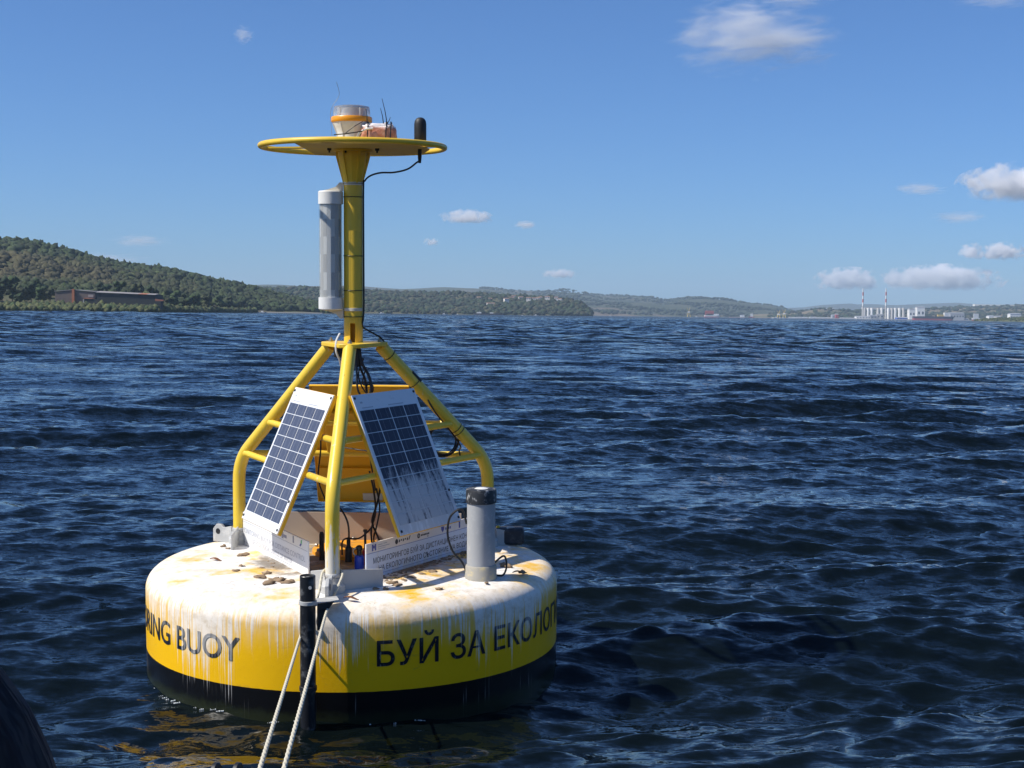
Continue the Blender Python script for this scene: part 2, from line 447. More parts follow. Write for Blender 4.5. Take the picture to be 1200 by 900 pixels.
# legs, crossbars, head plate
ZB, RL, ZT, RTOP = .80, .613, 1.305, .118
legs = {}
def leg_at(az, z): return pol(az, RL+(RTOP-RL)*(z-ZB)/(ZT-ZB), z)
for k in (0, 1, -1):
    az = TH+k*2*math.pi/3
    lo = MB().tube(fillet([pol(az, RL, .49), pol(az, RL, ZB), pol(az, RTOP, ZT)], .085, 7), .0265, 18)
    lg = lo.build('leg', M['leg_fouled'] if k == 0 else M['leg'], buoy)
    MB().lathe([(.028, 0), (.031, .004), (.031, .014), (.028, .018)], 20, pol(az, RL, .492)).build('weld_ring', M['galv'], lg)
    # galvanised socket under the leg, radial padeye plates and side plates
    e = Vector((math.sin(az), -math.cos(az), 0)); tt = Vector((math.cos(az), math.sin(az), 0)); up = Vector((0, 0, 1))
    ft = empty('foot_bracket', (0, 0, 0), buoy)
    MB().lathe([(.046, 0), (.046, .028), (.036, .04), (.034, .056)], 20, pol(az, RL, DECK-.004)).build('socket', M['galv'], ft)
    def plate(poly, o0, a, b, th, name, hole=None):
        M4 = Matrix.Translation(o0) @ Matrix((( a.x, b.x, a.cross(b).x, 0), (a.y, b.y, a.cross(b).y, 0), (a.z, b.z, a.cross(b).z, 0), (0, 0, 0, 1)))
        return MB().prism(poly, -th/2, th/2, M4).build(name, M['galv'], ft, True, 30, bevel=.0015)
    P0 = pol(az, RL, DECK-.004)
    for s in (-1, 1):     # angled side plates towards the neighbouring legs
        d = (tt*s*math.cos(R(30))-e*math.sin(R(30))).normalized()
        x1 = (.20 if s > 0 else .10) if k == 0 else .16
        plate([(.035, 0), (x1, 0), (x1, .070), (.035, .082)], P0, d, up, .008, 'side_plate')
    pe = plate([(.04, 0), (.145, 0), (.145, .055), (.125, .077), (.10, .077), (.085, .064), (.04, .075)], P0, e, up, .014, 'padeye')
    hc = P0+e*.116+up*.046
    MB().ring(hc, .014, .0035, tuple(tt), 20, 8).build('eye_rim', M['galv'], ft)
    for s in (-1, 1):
        MB().lathe([(.0005, 0), (.0125, 0), (.0125, .0006), (.0005, .0006)], 16).build('eye_hole', M['rubber'], ft).matrix_local = Matrix.Translation(hc+tt*s*.0074) @ Vector((0, 0, 1)).rotation_difference(tt*s).to_matrix().to_4x4()
for k in (0, 1, 2):
    a0 = TH+k*2*math.pi/3; a1 = a0+2*math.pi/3
    for z in (.833, .972):
        p0, p1 = leg_at(a0, z), leg_at(a1, z); Lb = (p1-p0).length; us = [0, .027/Lb, .031/Lb, .036/Lb]
        us = us+[1-u for u in reversed(us)]; rs = [.0132, .0175, .0165, .0132]; rs = rs+rs[::-1]
        MB().tube([p0.lerp(p1, u) for u in us], rs, 14).build('crossbar', M['leg'], buoy)      # fillet welds at both ends
hp = []
for k in (0, 1, 2):
    az = TH+k*2*math.pi/3
    for da in (-.30, -.12, .12, .30): hp.append((.142*math.cos(abs(da)*1.6)**.2*math.sin(az+da), -.142*math.cos(abs(da)*1.6)**.2*math.cos(az+da)))
head = MB().prism(hp, 1.305, 1.322).build('head_plate', M['yellow'], buoy, True, 30, bevel=.003)
for k in (0, 1, 2):
    MB().lathe([(.010, 0), (.010, .008), (.005, .009), (.005, .016)], 6, pol(TH+k*2*math.pi/3, .115, 1.322)).build('bolt', M['steel'], head)
# mast: slotted foot, tube, flared top
rows = []
for z in (1.322, 1.40):
    ring = [pol(R(17)+2*math.pi*(1-2*16/360)*i/40-R(0), .038, z) for i in range(41)]
    ring += [pol(R(17)+2*math.pi*(1-2*16/360)*(40-i)/40, .033, z) for i in range(41)]
    rows.append(ring)
MB().quad_grid(rows).build('mast_foot', M['yellow'], buoy, True, 35)
mast = MB().lathe([(.034, 1.399), (.038, 1.3995), (.038, 2.0), (.038, 2.085), (.034, 2.085)], 32).build('mast', M['yellow'], buoy)
for z in (1.955, 1.902, 1.668, 1.53, 1.425):
    MB().ring((0, 0, z), .0392, .0016, (0, 0, 1), 32, 6).build('cable_tie', M['cable'], mast)
for z in (1.948, 1.448):
    MB().lathe([(.0385, 0), (.0402, .0005), (.0402, .012), (.0385, .0125)], 32, (0, 0, z)).build('clamp_band', M['cream'], mast)
fl = MB()
for i in range(6):
    a = TH+R(30)+i*math.pi/3
    e = Vector((math.sin(a), -math.cos(a), 0)); tt = Vector((math.cos(a), math.sin(a), 0))
    fl.quad_grid([[e*r+tt*s*.004+Vector((0, 0, z)) for r, z in ((.03, 1.955), (.040, 1.957), (.068, 2.06), (.068, 2.082), (.03, 2.082))] for s in (-1, 1)])
fl.build('mast_gusset', M['yellow'], buoy, False)
MB().lathe([(.0385, 1.962), (.061, 2.062), (.061, 2.08), (.0385, 2.08)], 12).build('mast_flare', M['yellow'], buoy, False)
MB().lathe([(.001, 2.081), (.078, 2.081), (.078, 2.0895), (.001, 2.0895)], 28).build('mast_flange', M['yellow'], buoy)

# top platform: ring, plate, nuts
RW, ZW = .3643, 2.0997
plat = empty('top_platform', (0, 0, 0), buoy)
MB().ring((0, 0, ZW), RW, .0112, (0, 0, 1), 128, 14).build('hand_ring', M['yellow'], plat)
pm = worn('grey_yellow_plate', (.62, .42, .06), (.40, .38, .34), 12, .5, .5)
MB().prism([(-.19, -.30), (.17, -.315), (.27, -.2), (.305, 0), (.27, .2), (.17, .315), (-.19, .30)], 2.0905, 2.0955).build('platform_plate', pm, plat, True, 30)
for i in range(4):
    a = R(-102)+i*math.pi/2
    MB().box((0, 0, 0), (.05, .15, .006), None).build('spoke', M['yellow'], plat, False).matrix_local = Matrix.Translation((.288*math.sin(a), -.288*math.cos(a), 2.0994)) @ Matrix.Rotation(a, 4, 'Z')
for px in (386, 405, 442):
    p = L(px, 180, -.06)
    MB().lathe([(.004, -.018), (.004, -.010), (.009, -.009), (.009, 0)], 6, (p.x, p.y, 2.0905)).build('nut', M['rubber'], plat)
# lantern
lan = empty('lantern', (0, 0, 0), buoy); cx, cy, z0 = -.005, .0, 2.1215
MB().lathe([(.001, 2.0955), (.062, 2.0955), (.062, 2.122), (.001, 2.122)], 32, (cx, cy, 0)).build('pedestal', M['white'], lan)
MB().lathe([(.001, 0), (.056, 0), (.056, .022), (.058, .034), (.066, .054), (.076, .072), (.076, .076), (.001, .076)], 40, (cx, cy, z0)).build('lantern_base', M['white'], lan)
for i in range(8):
    a = i*math.pi/4+.25
    e = Vector((math.sin(a), -math.cos(a), 0)); tt = Vector((math.cos(a), math.sin(a), 0)); c0 = Vector((cx, cy, z0))
    MB().quad_grid([[c0+e*r+tt*s*.0022+Vector((0, 0, z)) for r, z in ((.05, .004), (.0595, .004), (.061, .03), (.078, .07), (.05, .07))] for s in (-1, 1)]).build('rib', M['white'], lan, False)
MB().lathe([(.001, .0745), (.079, .0745), (.0815, .078), (.0815, .092), (.079, .096), (.001, .096)], 40, (cx, cy, z0)).build('collar', M['orange'], lan)
MB().lathe([(.074, .0955), (.0735, .120), (.070, .136), (.050, .1405), (.0005, .1415)], 40, (cx, cy, z0)).build('lens', M['lens'], lan)
MB().lathe([(.0005, .096), (.040, .096), (.040, .128), (.0005, .128)], 24, (cx, cy, z0)).build('light_core', M['white'], lan)
for a in (-.55, .55, 2.6):
    p = Vector((cx, cy, z0))+Vector((.0745*math.sin(a), -.0745*math.cos(a), 0))
    MB().box(p+Vector((0, 0, .112)), (.004, .004, .034)).build('lens_seam', M['white'], lan)
MB().tube(spline([(cx-.076, -.02, z0+.02), L(388, 146, -.01), L(387.3, 133, 0), L(390, 124, 0), L(397.5, 111, 0), L(394.3, 96, 0)], 6), .0009, 5).build('bird_wire', M['steel'], lan)
# dome antenna with its cable
da = L(492.5, 163, -.03); da.z = 2.0935
MB().lathe([(.001, 0), (.0235, 0), (.0235, .012), (.0245, .014), (.0245, .030), (.0236, .031), (.0243, .033), (.0243, .095), (.022, .108), (.016, .117), (.008, .121), (.001, .122)], 28, tuple(da)).build('antenna_dome', M['rubber'], buoy)
MB().lathe([(.0055, -.055), (.008, -.03), (.008, 0)], 12, (da.x-.002, da.y, 2.091)).build('antenna_plug', M['rubber'], buoy)
cab = [Vector((da.x-.002, da.y, 2.04)), L(489, 190, -.03), L(478, 198, -.03), L(462, 202, -.03), L(446, 202.5, -.03), L(434, 206, -.025), L(427.5, 212, -.02), Vector((.0425, -.012, 1.94)), Vector((.0425, -.012, 1.7)), Vector((.0425, -.012, 1.45)), L(424.5, 381, -.01), L(431, 387, .02), L(440, 392, .04), L(447.5, 397, .05)]
AZR = TH+2*math.pi/3
def on_leg(az, z, off=.0295, s=.35):
    p = leg_at(az, z); return p+Vector((0, 0, 1))*off*.72+Vector((math.cos(az), math.sin(az), 0))*off*-s
cab += [on_leg(AZR, z) for z in (1.27, 1.2, 1.14)]
MB().tube(spline(cab, 6), .0036, 8).build('antenna_cable', M['cable'], buoy)
rl = [on_leg(AZR, 1.17, .032), on_leg(AZR, 1.13, .034)]
MB().tube(rl, .011, 10).build('cable_connector', M['cable'], buoy)
MB().tube(spline([on_leg(AZR, 1.13, .03), leg_at(AZR, 1.05)+Vector((-.01, -.032, -.01)), leg_at(AZR, .95)+Vector((-.02, -.03, -.015)), leg_at(AZR, .88)+Vector((-.045, -.03, -.005)), leg_at(AZR, .835)+Vector((-.09, -.02, .02)), leg_at(AZR, .835)+Vector((-.085, -.02, -.012))], 6), .0034, 8).build('leg_cable', M['cable'], buoy)
for z in (1.265, 1.15, .953, .94):
    p = leg_at(AZR, z); d = (leg_at(AZR, 1.2)-leg_at(AZR, 1.0)).normalized()
    MB().ring(p, .0277, .0016, tuple(d), 28, 6).build('leg_tie', M['cable'], buoy)
coil = MB(); cc = leg_at(AZR, .905)+Vector((-.098, -.005, -.005))
for i in range(5):
    ax = Vector((.25+rnd.uniform(-.12, .12), -1, .12+rnd.uniform(-.1, .1))).normalized()
    coil.ring(cc+Vector((rnd.uniform(-.006, .006), rnd.uniform(-.012, .012), rnd.uniform(-.005, .005))), .066+rnd.uniform(-.007, .006), .0042, tuple(ax), 40, 7)
coil.build('cable_coil', M['cable'], buoy)

# radar reflector tube strapped beside the mast
rr = empty('radar_reflector', (0, 0, 0), buoy); rx = -.0885; ry = -.012
z0, z1 = 1.452, 1.925
MB().lathe([(.001, z1-.052), (.0495, z1-.052), (.0495, z1-.004), (.046, z1), (.001, z1)], 36, (rx, ry, 0)).build('end_cap', M['white'], rr)
MB().lathe([(.001, z0), (.046, z0), (.0495, z0+.004), (.0495, z0+.050), (.001, z0+.050)], 36, (rx, ry, 0)).build('end_cap', M['white'], rr)
foil = [mat('reflector_foil_light', (.72, .72, .70), .5), mat('reflector_foil_dark', (.46, .46, .45), .5)]
zz = [z0+.046, z0+.080, z0+.150, z0+.222, z0+.292, z0+.362, z1-.05]
for i in range(6):
    for j in range(8):
        a0 = j*math.pi/4+(.12 if i % 2 else -.28); pts = []
        for z in (zz[i], zz[i+1]):
            pts.append([(rx+r*math.sin(a0+da), ry-r*math.cos(a0+da), z) for r, da in ((.042, .006), (.042, math.pi/8), (.042, math.pi/4-.006), (.036, math.pi/4-.006), (.036, .006))])
        MB().quad_grid(pts).build('reflector_facet', foil[(i+j) % 2], rr, False)
glz = bpy.data.materials.new('clear_tube'); glz.use_nodes = True; t = NT(glz); t.n.remove(t.n['Principled BSDF'])
tr = t.add('ShaderNodeBsdfTransparent'); tr.inputs[0].default_value = (.90, .91, .91, 1); gs = t.add('ShaderNodeBsdfGlossy'); gs.inputs['Roughness'].default_value = .25
df = t.add('ShaderNodeBsdfDiffuse'); df.inputs[0].default_value = (.6, .6, .58, 1)
m1 = t.add('ShaderNodeMixShader'); m1.inputs[0].default_value = .06; t.link(tr.outputs[0], m1.inputs[1]); t.link(gs.outputs[0], m1.inputs[2])
m2 = t.add('ShaderNodeMixShader'); m2.inputs[0].default_value = .18; t.link(m1.outputs[0], m2.inputs[1]); t.link(df.outputs[0], m2.inputs[2])
t.link(m2.outputs[0], t.n['Material Output'].inputs[0])
tb = MB().quad_grid([[(rx+.0465*math.sin(a*math.pi/20), ry-.0465*math.cos(a*math.pi/20), z) for a in range(40)] for z in (z0+.045, z1-.047)], True, False, False).build('clear_tube', glz, rr)
for zc, sg in ((z1, 1), (z0, -1)):
    MB().prism([(-.04, 0), (.050, 0), (.050, .034), (.036, .034), (.02, .016), (-.01, .006)], -.006, .006, Matrix.Translation((rx, ry, zc)) @ Matrix.Rotation(math.pi/2, 4, 'X') @ Matrix.Scale(sg, 4, (0, 1, 0))).build('strap_lug', M['cream'], rr, True, 30)

# solar panels: yellow tray, white sheet, forty cells each
RPT, ZPT, RPB, ZPB, PW = .1869, 1.1371, .4205, .6141, .2084
PH = math.hypot(ZPT-ZPB, RPB-RPT)
def cell_mesh():
    w_, h_ = .0888, .0437
    me = MB().box((0, 0, 0), (w_, h_, .0012)).mesh('cell'); return me
CELL = cell_mesh()
def cell_mat(name, root, dirt):
    m = mat(name, (.03, .04, .08), .3, **{'IOR': 1.3}); t = NT(m); co = t.objco(); X, Y, Z = t.xyz(co)
    g = t.math('ABSOLUTE', t.math('SUBTRACT', t.math('ABSOLUTE', X), .0205))
    bus = t.math('LESS_THAN', g, .0011)
    c = t.mix(t.math('MULTIPLY', t.noise(t.objco(root), 60, 3), .5), (.016, .022, .045) if dirt else (.045, .055, .095), (.03, .036, .062) if dirt else (.075, .085, .13))  # sunlit and shaded cell tones: the light is put into the colour
    c = t.mix(t.math('MULTIPLY', bus, .30), c, (.42, .43, .46))
    dirt_layer(t, c, root, dirt); return m
def dirt_layer(t, c, root, dirt):
    X, Y, Z = t.xyz(t.objco(root))
    st = t.noise(t.comb(t.math('MULTIPLY', X, 42), t.math('MULTIPLY', Y, 7), 1.7), 1, 5, .65, .4)
    st2 = t.noise(t.comb(t.math('MULTIPLY', X, 9), t.math('MULTIPLY', Y, 5), 5.2), 1, 4, .6)
    fine = t.noise(t.objco(root), 70, 5, .7)
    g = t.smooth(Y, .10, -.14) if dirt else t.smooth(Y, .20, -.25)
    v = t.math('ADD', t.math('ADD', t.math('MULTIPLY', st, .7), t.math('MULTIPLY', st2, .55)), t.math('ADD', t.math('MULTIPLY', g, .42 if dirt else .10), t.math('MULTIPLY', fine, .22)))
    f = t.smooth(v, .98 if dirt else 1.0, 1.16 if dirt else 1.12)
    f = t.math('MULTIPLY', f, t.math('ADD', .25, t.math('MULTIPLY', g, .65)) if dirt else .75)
    c = t.mix(f, c, (.60, .60, .60) if dirt else (.75, .75, .74))
    dust = t.math('MULTIPLY', fine, .10)
    t.base(t.mix(dust, c, (.55, .54, .52))); t.rough(t.math('ADD', .2, t.math('MULTIPLY', f, .5)))
def sheet_mat(name, root, dirt):
    m = mat(name, (.82, .82, .82), .3); t = NT(m)
    sp = t.smooth(t.noise(t.objco(root), 22, 5, .7), .55, .7)
    dirt_layer(t, t.mix(t.math('MULTIPLY', sp, .35 if dirt else .08), (.82, .82, .82), (.45, .44, .42)), root, dirt); return m
def panel(az, off, cells, dirt, label):
    root = empty('solar_panel', (0, 0, 0), buoy)
    e = Vector((math.sin(az), -math.cos(az), 0)); tt = Vector((math.cos(az), math.sin(az), 0))
    top = e*RPT+tt*off+Vector((0, 0, ZPT)); bot = e*RPB+tt*off+Vector((0, 0, ZPB))
    u = (top-bot).normalized(); n = tt.cross(u); c = (top+bot)/2
    root.matrix_local = Matrix(((tt.x, u.x, n.x, c.x), (tt.y, u.y, n.y, c.y), (tt.z, u.z, n.z, c.z), (0, 0, 0, 1)))
    tag(root, label)
    tr_ = MB()
    tr_.box((0, 0, -.006), (2*PW, PH, .003))
    for s in (-1, 1):
        tr_.box((s*(PW-.0015), 0, -.0125), (.003, PH, .010)); tr_.box((0, s*(PH/2-.0015), -.0125), (2*PW-.0064, .003, .010))
    tr_.build('tray', M['tray'], root, False)
    MB().box((0, 0, -.0022), (2*PW-.004, PH-.004, .0044)).build('backsheet', sheet_mat('backsheet_'+label[:10], root, dirt), root, False)
    if cells:
        cm = cell_mat('cell_'+label[:10], root, dirt); CM = CELL.copy(); CM.materials.append(cm)
        for i in range(10):
            for j in range(4):
                o = bpy.data.objects.new('cell', CM); col.objects.link(o); o.parent = root
                o.location = ((j-1.5)*.0955-.002, PH/2-.066-.0468*(i+.5), .0007)
        for x, y in ((-.95, .97), (.95, .97), (-.95, -.965), (.95, -.965), (.96, -.55)):
            MB().lathe([(.0055, 0), (.0055, .002), (.003, .004), (.0005, .004)], 10, (x*PW*.985, y*PH/2*.975, .0003)).build('screw', M['rubber'], root)
        for x0, wd, yy in ((-.17, .07, PH/2-.057), (.0, .10, PH/2-.057), (-.17, .014, PH/2-.035)):
            MB().box((x0+wd/2, yy, .0004), (wd, .0035 if wd > .02 else .007, .0006)).build('print', M['inkfaint'], root, False)
    return root
panel(TH-math.pi/3, .0467, True, False, 'sunlit solar panel with clean blue cells')
panel(TH+math.pi/3, -.053, True, True, 'shaded solar panel streaked white with droppings')
rp = panel(TH+math.pi, 0, False, False, 'rear panel turned away, its yellow tray showing')
MB().box((-.03, -PH/2+.022, -.0095), (.085, .036, .002)).build('sticker', M['cream'], rp, False)
MB().box((0, .07, -.0225), (.30, .20, .030)).build('junction_box', M['tray'], rp, False, bevel=.004)
MB().box((0, -.12, -.0135), (.38, .012, .012)).build('stiffener', M['tray'], rp, False)

# sign plates between the feet
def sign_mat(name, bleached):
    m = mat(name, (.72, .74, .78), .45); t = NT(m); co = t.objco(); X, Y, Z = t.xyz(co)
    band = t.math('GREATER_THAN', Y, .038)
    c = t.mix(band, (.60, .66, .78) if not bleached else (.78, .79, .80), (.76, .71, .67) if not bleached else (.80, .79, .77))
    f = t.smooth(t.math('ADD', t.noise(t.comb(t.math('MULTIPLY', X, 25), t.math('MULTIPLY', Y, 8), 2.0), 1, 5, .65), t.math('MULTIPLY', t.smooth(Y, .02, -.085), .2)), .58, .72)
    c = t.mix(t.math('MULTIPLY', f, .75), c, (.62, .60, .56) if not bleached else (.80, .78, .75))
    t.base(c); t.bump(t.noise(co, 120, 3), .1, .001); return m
def sign(az, a, b, bleached, lines, label):
    root = empty('sign_plate', (0, 0, 0), buoy)
    e = Vector((math.sin(az), -math.cos(az), 0)); tt = Vector((math.cos(az), math.sin(az), 0)); u = Vector((0, 0, 1)); n = e
    c = e*.297+tt*((a+b)/2)+u*.505; W = b-a; Hh = .150
    root.matrix_local = Matrix(((tt.x, u.x, n.x, c.x), (tt.y, u.y, n.y, c.y), (tt.z, u.z, n.z, c.z), (0, 0, 0, 1)))
    tag(root, label)
    MB().box((0, 0, 0), (W, Hh, .006)).build('board', sign_mat('sign_'+label[:12], bleached), root, False, bevel=.0008)
    ink = M['inkfaint'] if bleached else M['ink']
    for s, y, h, x0, wd in lines:
        V, F = text_verts(s, h, .006 if not bleached else 0); xm = min(v.x for v in V); k = wd/(max(v.x for v in V)-xm)
        mb = MB(); mb.v = [(x0+(v.x-xm)*k, y+v.y, .0034) for v in V]; mb.f = F
        finish('lettering', mb.mesh(), ink, root)
    for y, h in ((.036, .0016), (-.050, .0012)):
        MB().box((0, y, .0033), (W-.012, h, .0004)).build('rule', M['inkblue'] if not bleached else M['inkfaint'], root, False)
    return root, W
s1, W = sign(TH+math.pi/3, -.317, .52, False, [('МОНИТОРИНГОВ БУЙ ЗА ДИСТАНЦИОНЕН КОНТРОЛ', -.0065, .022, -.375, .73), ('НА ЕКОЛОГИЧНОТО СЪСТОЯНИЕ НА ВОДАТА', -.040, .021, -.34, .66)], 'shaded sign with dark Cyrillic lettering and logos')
def logo(root, polys, m, name='logo'):
    mb = MB()
    for p in polys: mb.prism(p, .0031, .0037)
    mb.build(name, m, root, False)
def rect(x, y, w_, h_): return [(x, y), (x+w_, y), (x+w_, y+h_), (x, y+h_)]
x = -W/2+.035
logo(s1, [rect(x, .043, .009, .025), rect(x+.018, .043, .009, .025), [(x+.003, .068), (x+.008, .068), (x+.0155, .055), (x+.0135, .049)], [(x+.019, .068), (x+.024, .068), (x+.0135, .049), (x+.0115, .055)]], M['inkblue'])
logo(s1, [rect(x+.038, .060, .03, .003), rect(x+.075, .061, .022, .003), rect(x+.038, .052, .075, .003), rect(x+.038, .045, .05, .002)], M['inkfaint'])
# script-like logo, round logo, shield logo
lx_ = x+.16
logo(s1, [[(lx_+.008*math.cos(i*.5236)*1.2, .055+.010*math.sin(i*.5236)) for i in range(12)]]+[[(lx_+.014+.0135*i, .050+.004*(i % 2)), (lx_+.021+.0135*i, .050+.004*(i % 2)), (lx_+.024+.0135*i, .060), (lx_+.017+.0135*i, .060)] for i in range(5)]+[[(lx_+.08, .05), (lx_+.085, .05), (lx_+.094, .066), (lx_+.089, .066)]], M['ink'])
lx_ = x+.31
ringp = [(lx_+.010*math.cos(i*.5236), .055+.010*math.sin(i*.5236)) for i in range(12)]
logo(s1, [[ringp[i], ringp[(i+1) % 12], ((ringp[(i+1) % 12][0]-lx_)*.65+lx_, (ringp[(i+1) % 12][1]-.055)*.65+.055), ((ringp[i][0]-lx_)*.65+lx_, (ringp[i][1]-.055)*.65+.055)] for i in range(12)]+[[(lx_-.003, .046), (lx_+.001, .046), (lx_+.004, .062), (lx_, .062)]]+[rect(lx_+.016+.010*i, .051, .007, .007) for i in range(6)]+[rect(lx_+.06, .043, .008, .003)], M['ink'])
lx_ = x+.47
logo(s1, [[(lx_, .066), (lx_+.022, .066), (lx_+.021, .054), (lx_+.011, .043), (lx_+.001, .054)]]+[rect(lx_+.030+.011*i, .050, .007, .010) for i in range(4)], M['inkblue'])
logo(s1, [[(lx_+.014, .066), (lx_+.022, .066), (lx_+.022, .058), (lx_+.017, .060)]], M['inkgold'])
logo(s1, [rect(x+.60, .043, .010, .026)], M['inkblue'])
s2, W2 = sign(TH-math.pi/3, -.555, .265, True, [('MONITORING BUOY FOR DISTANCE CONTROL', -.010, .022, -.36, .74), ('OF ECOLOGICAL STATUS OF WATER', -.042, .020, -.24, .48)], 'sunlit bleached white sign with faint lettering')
x = W2/2-.09
logo(s2, [[(x, .045), (x+.012, .043), (x+.024, .053), (x+.010, .055)]], M['inkblue']); logo(s2, [[(x+.012, .056), (x+.026, .055), (x+.028, .071), (x+.016, .069)]], M['inkgreen'])
GI = mat('grey_logo_ink', (.3, .31, .38), .7)
logo(s2, [rect(x-.075, .044, .014, .027)], GI)
logo(s2, [rect(x-.20, .042, .020, .026), rect(x-.180, .048, .012, .012), rect(x-.168, .048, .012, .012), rect(x-.156, .048, .012, .012)], GI)
s3, _ = sign(TH+math.pi, -.42, .42, True, [], 'rear sign seen from its plain back')
for ch in s3.children:
    if ch.name.startswith('board'): ch.data.materials[0] = worn('shade_toned_board_back', (.42, .35, .29), (.30, .25, .2), 8, .8, .4)  # rear board's shade put into a darker beige-brown

# grey instrument housing on the right of the deck
hs = empty('instrument_housing', (.524, -.354, DECK-.006), buoy)
MB().lathe([(.001, 0), (.0615, 0), (.0615, .016), (.0605, .018), (.0605, .052), (.056, .058), (.001, .058)], 40).build('base_collar', worn('guano_stained_pvc', (.33, .32, .30), (.62, .50, .25), 30, .7, .9), hs)
MB().lathe([(.054, .05), (.054, .31), (.05, .31)], 40).build('tube', M['pvc'], hs)
MB().lathe([(.054, .296), (.0585, .298), (.0585, .343), (.0565, .350), (.040, .352), (.001, .349)], 40).build('cap', worn('black_cap_guano', (.012, .014, .018), (.6, .6, .6), 42, .5, .75, wash=.04), hs)
MB().lathe([(.001, .3495), (.020, .3505), (.026, .3515), (.02, .354), (.001, .355)], 24).build('cap_deposit', M['white'], hs)
MB().tube(spline([(-.055, -.005, .215), L(541, 597, -.36)-hs.location, L(528, 605, -.36)-hs.location, L(524.5, 625, -.36)-hs.location, L(530, 645, -.36)-hs.location, L(541, 658, -.36)-hs.location, Vector((-.055, -.01, .03))], 7), .0042, 8).build('housing_cable', M['cable'], hs)
MB().tube(spline([(.05, .02, .06), (.088, .03, .085), (.098, .03, .045), (.085, .025, .012), (.055, .03, .01)], 7), .004, 8).build('cable_loop', M['cable'], hs)
# dark block added where the far right foot bracket stands in shadow
pb = LZ(597, 636, DECK); bb = empty('bracket_shade_block', (pb.x, pb.y, DECK-.004), buoy)
MB().box((0, 0, .036), (.125, .08, .072)).build('block', worn('black_block', (.02, .022, .028), (.12, .12, .12), 30, .6, .6), bb, True, 30, bevel=.012)
MB().lathe([(.008, .07), (.008, .078), (.004, .080)], 8, (-.05, -.01, 0)).build('yellow_plug', M['yellow'], bb)

# black pipe hung on the hull side, with collar and bracket
pp = empty('side_pipe', (-.067, -.886, 0), buoy)
MB().lathe([(.024, -.40), (.0275, -.40), (.0275, .556), (.0255, .5585), (.0225, .556), (.0225, .546), (.001, .546)], 28).build('pipe', worn('black_pipe', (.007, .008, .011), (.30, .31, .32), 16, .35, .45, wash=.02), pp)
MB().lathe([(.001, .5465), (.020, .5465), (.014, .551), (.001, .552)], 16).build('pipe_deposit', M['white'], pp)
MB().lathe([(.0275, .456), (.0315, .457), (.0315, .469), (.0275, .470)], 28).build('collar', M['galv'], pp)
MB().lathe([(.0275, .15), (.0310, .152), (.0310, .166), (.0275, .168)], 28).build('collar', M['rubber'], pp)
MB().lathe([(.0005, 0), (.006, 0), (.006, .004), (.0005, .004)], 10).build('rivet', M['galv'], pp).matrix_local = Matrix.Translation((.012, -.0235, .52)) @ Matrix.Rotation(math.pi/2, 4, 'X')
MB().prism([(.022, .0), (.10, .075), (.085, .135), (.01, .09), (.016, .02)], .448, .456).build('bracket_shelf', M['galv'], pp, True, 30)
MB().prism([(.0, .36), (.0, .456), (.062, .456), (.03, .42), (.012, .37)], -.004, .004, Matrix.Translation((.032, .012, 0)) @ Matrix.Rotation(.55, 4, 'Z') @ Matrix.Rotation(math.pi/2, 4, 'X')).build('bracket_web', M['rubber'], pp, True, 30)

# cables hanging inside the tripod and the fittings on the deck
wire = empty('wiring_loom', (0, 0, 0), buoy)
for pts, r in (([L(421, 408, .0), L(424, 425, -.01), L(432, 440, -.015), L(435, 455, -.02), L(431, 470, -.02)], .006),
               ([L(419, 408, .01), L(422, 430, .0), L(428, 445, 0), L(430, 462, 0)], .005),
               ([L(417, 410, .0), L(418, 435, -.02), L(419, 455, -.03), L(424, 466, -.03)], .004),
               ([L(426, 420, -.01), L(420, 440, -.02), L(427, 458, -.02), L(434, 462, -.02)], .003),
               ([L(429, 430, .01), L(425, 450, .01), L(437, 452, .01), L(434, 470, .01)], .003),
               ([L(433, 552, 0), L(438, 575, -.02), L(440, 600, -.03), L(435, 622, -.03), L(437, 645, -.03)], .004),
               ([L(446, 570, 0), L(442, 590, -.02), L(436, 610, -.03), L(441, 625, -.03), L(448, 640, -.03)], .004),
               ([L(441, 572, 0), L(445, 595, -.02), L(441, 618, -.03), L(438, 630, -.03), L(440, 645, -.03)], .0035),
               ([L(399, 596, -.05), L(405, 606, -.08), L(408.5, 618, -.09), L(409, 640, -.09)], .004),
               ([L(401, 650, -.15), L(401, 636, -.16), L(406, 631, -.16), L(420, 631, -.12), L(430, 624, -.08), L(438, 615, -.05)], .0034),
               ([L(372, 470, .1), L(376, 520, .05), L(373, 560, .03), L(381, 585, .02), L(386, 600, 0)], .0032),
               ([L(400, 524, .15), L(420, 527, .12), L(432, 530, .08), L(435, 545, .05), L(440, 575, .0)], .003)):
    MB().tube(spline(pts, 6), r, 8).build('cable', M['cable'], wire)
MB().tube(spline([L(398, 391, -.055), L(394, 400, -.10), L(394, 412, -.11), L(398, 422, -.10), L(399, 428, -.08)], 6), .004, 6).build('white_tail', M['white'], wire)
MB().box(L(399, 412, -.02), (.05, .04, .045)).build('junction_block', M['rubber'], buoy, False, bevel=.004)
MB().tube([L(418, 410, .0), L(419, 430, 0)], .014, 12).build('cable_gland', M['rubber'], buoy)
def small(name, px, py, y, prof, m, n=14):
    p = L(px, py, y); MB().lathe(prof, n, (p.x, p.y, 0)).build(name, m, buoy); return p
small('gland', 408.5, 645, -.09, [(.014, .43), (.014, .50), (.008, .51), (.008, .535), (.004, .545)], M['rubber'])
small('gland', 377, 640, -.06, [(.010, .43), (.010, .55), (.006, .56)], M['rubber'])
small('gland', 428, 630, -.14, [(.005, .43), (.005, .575), (.0085, .577), (.0085, .585), (.001, .586)], M['rubber'])
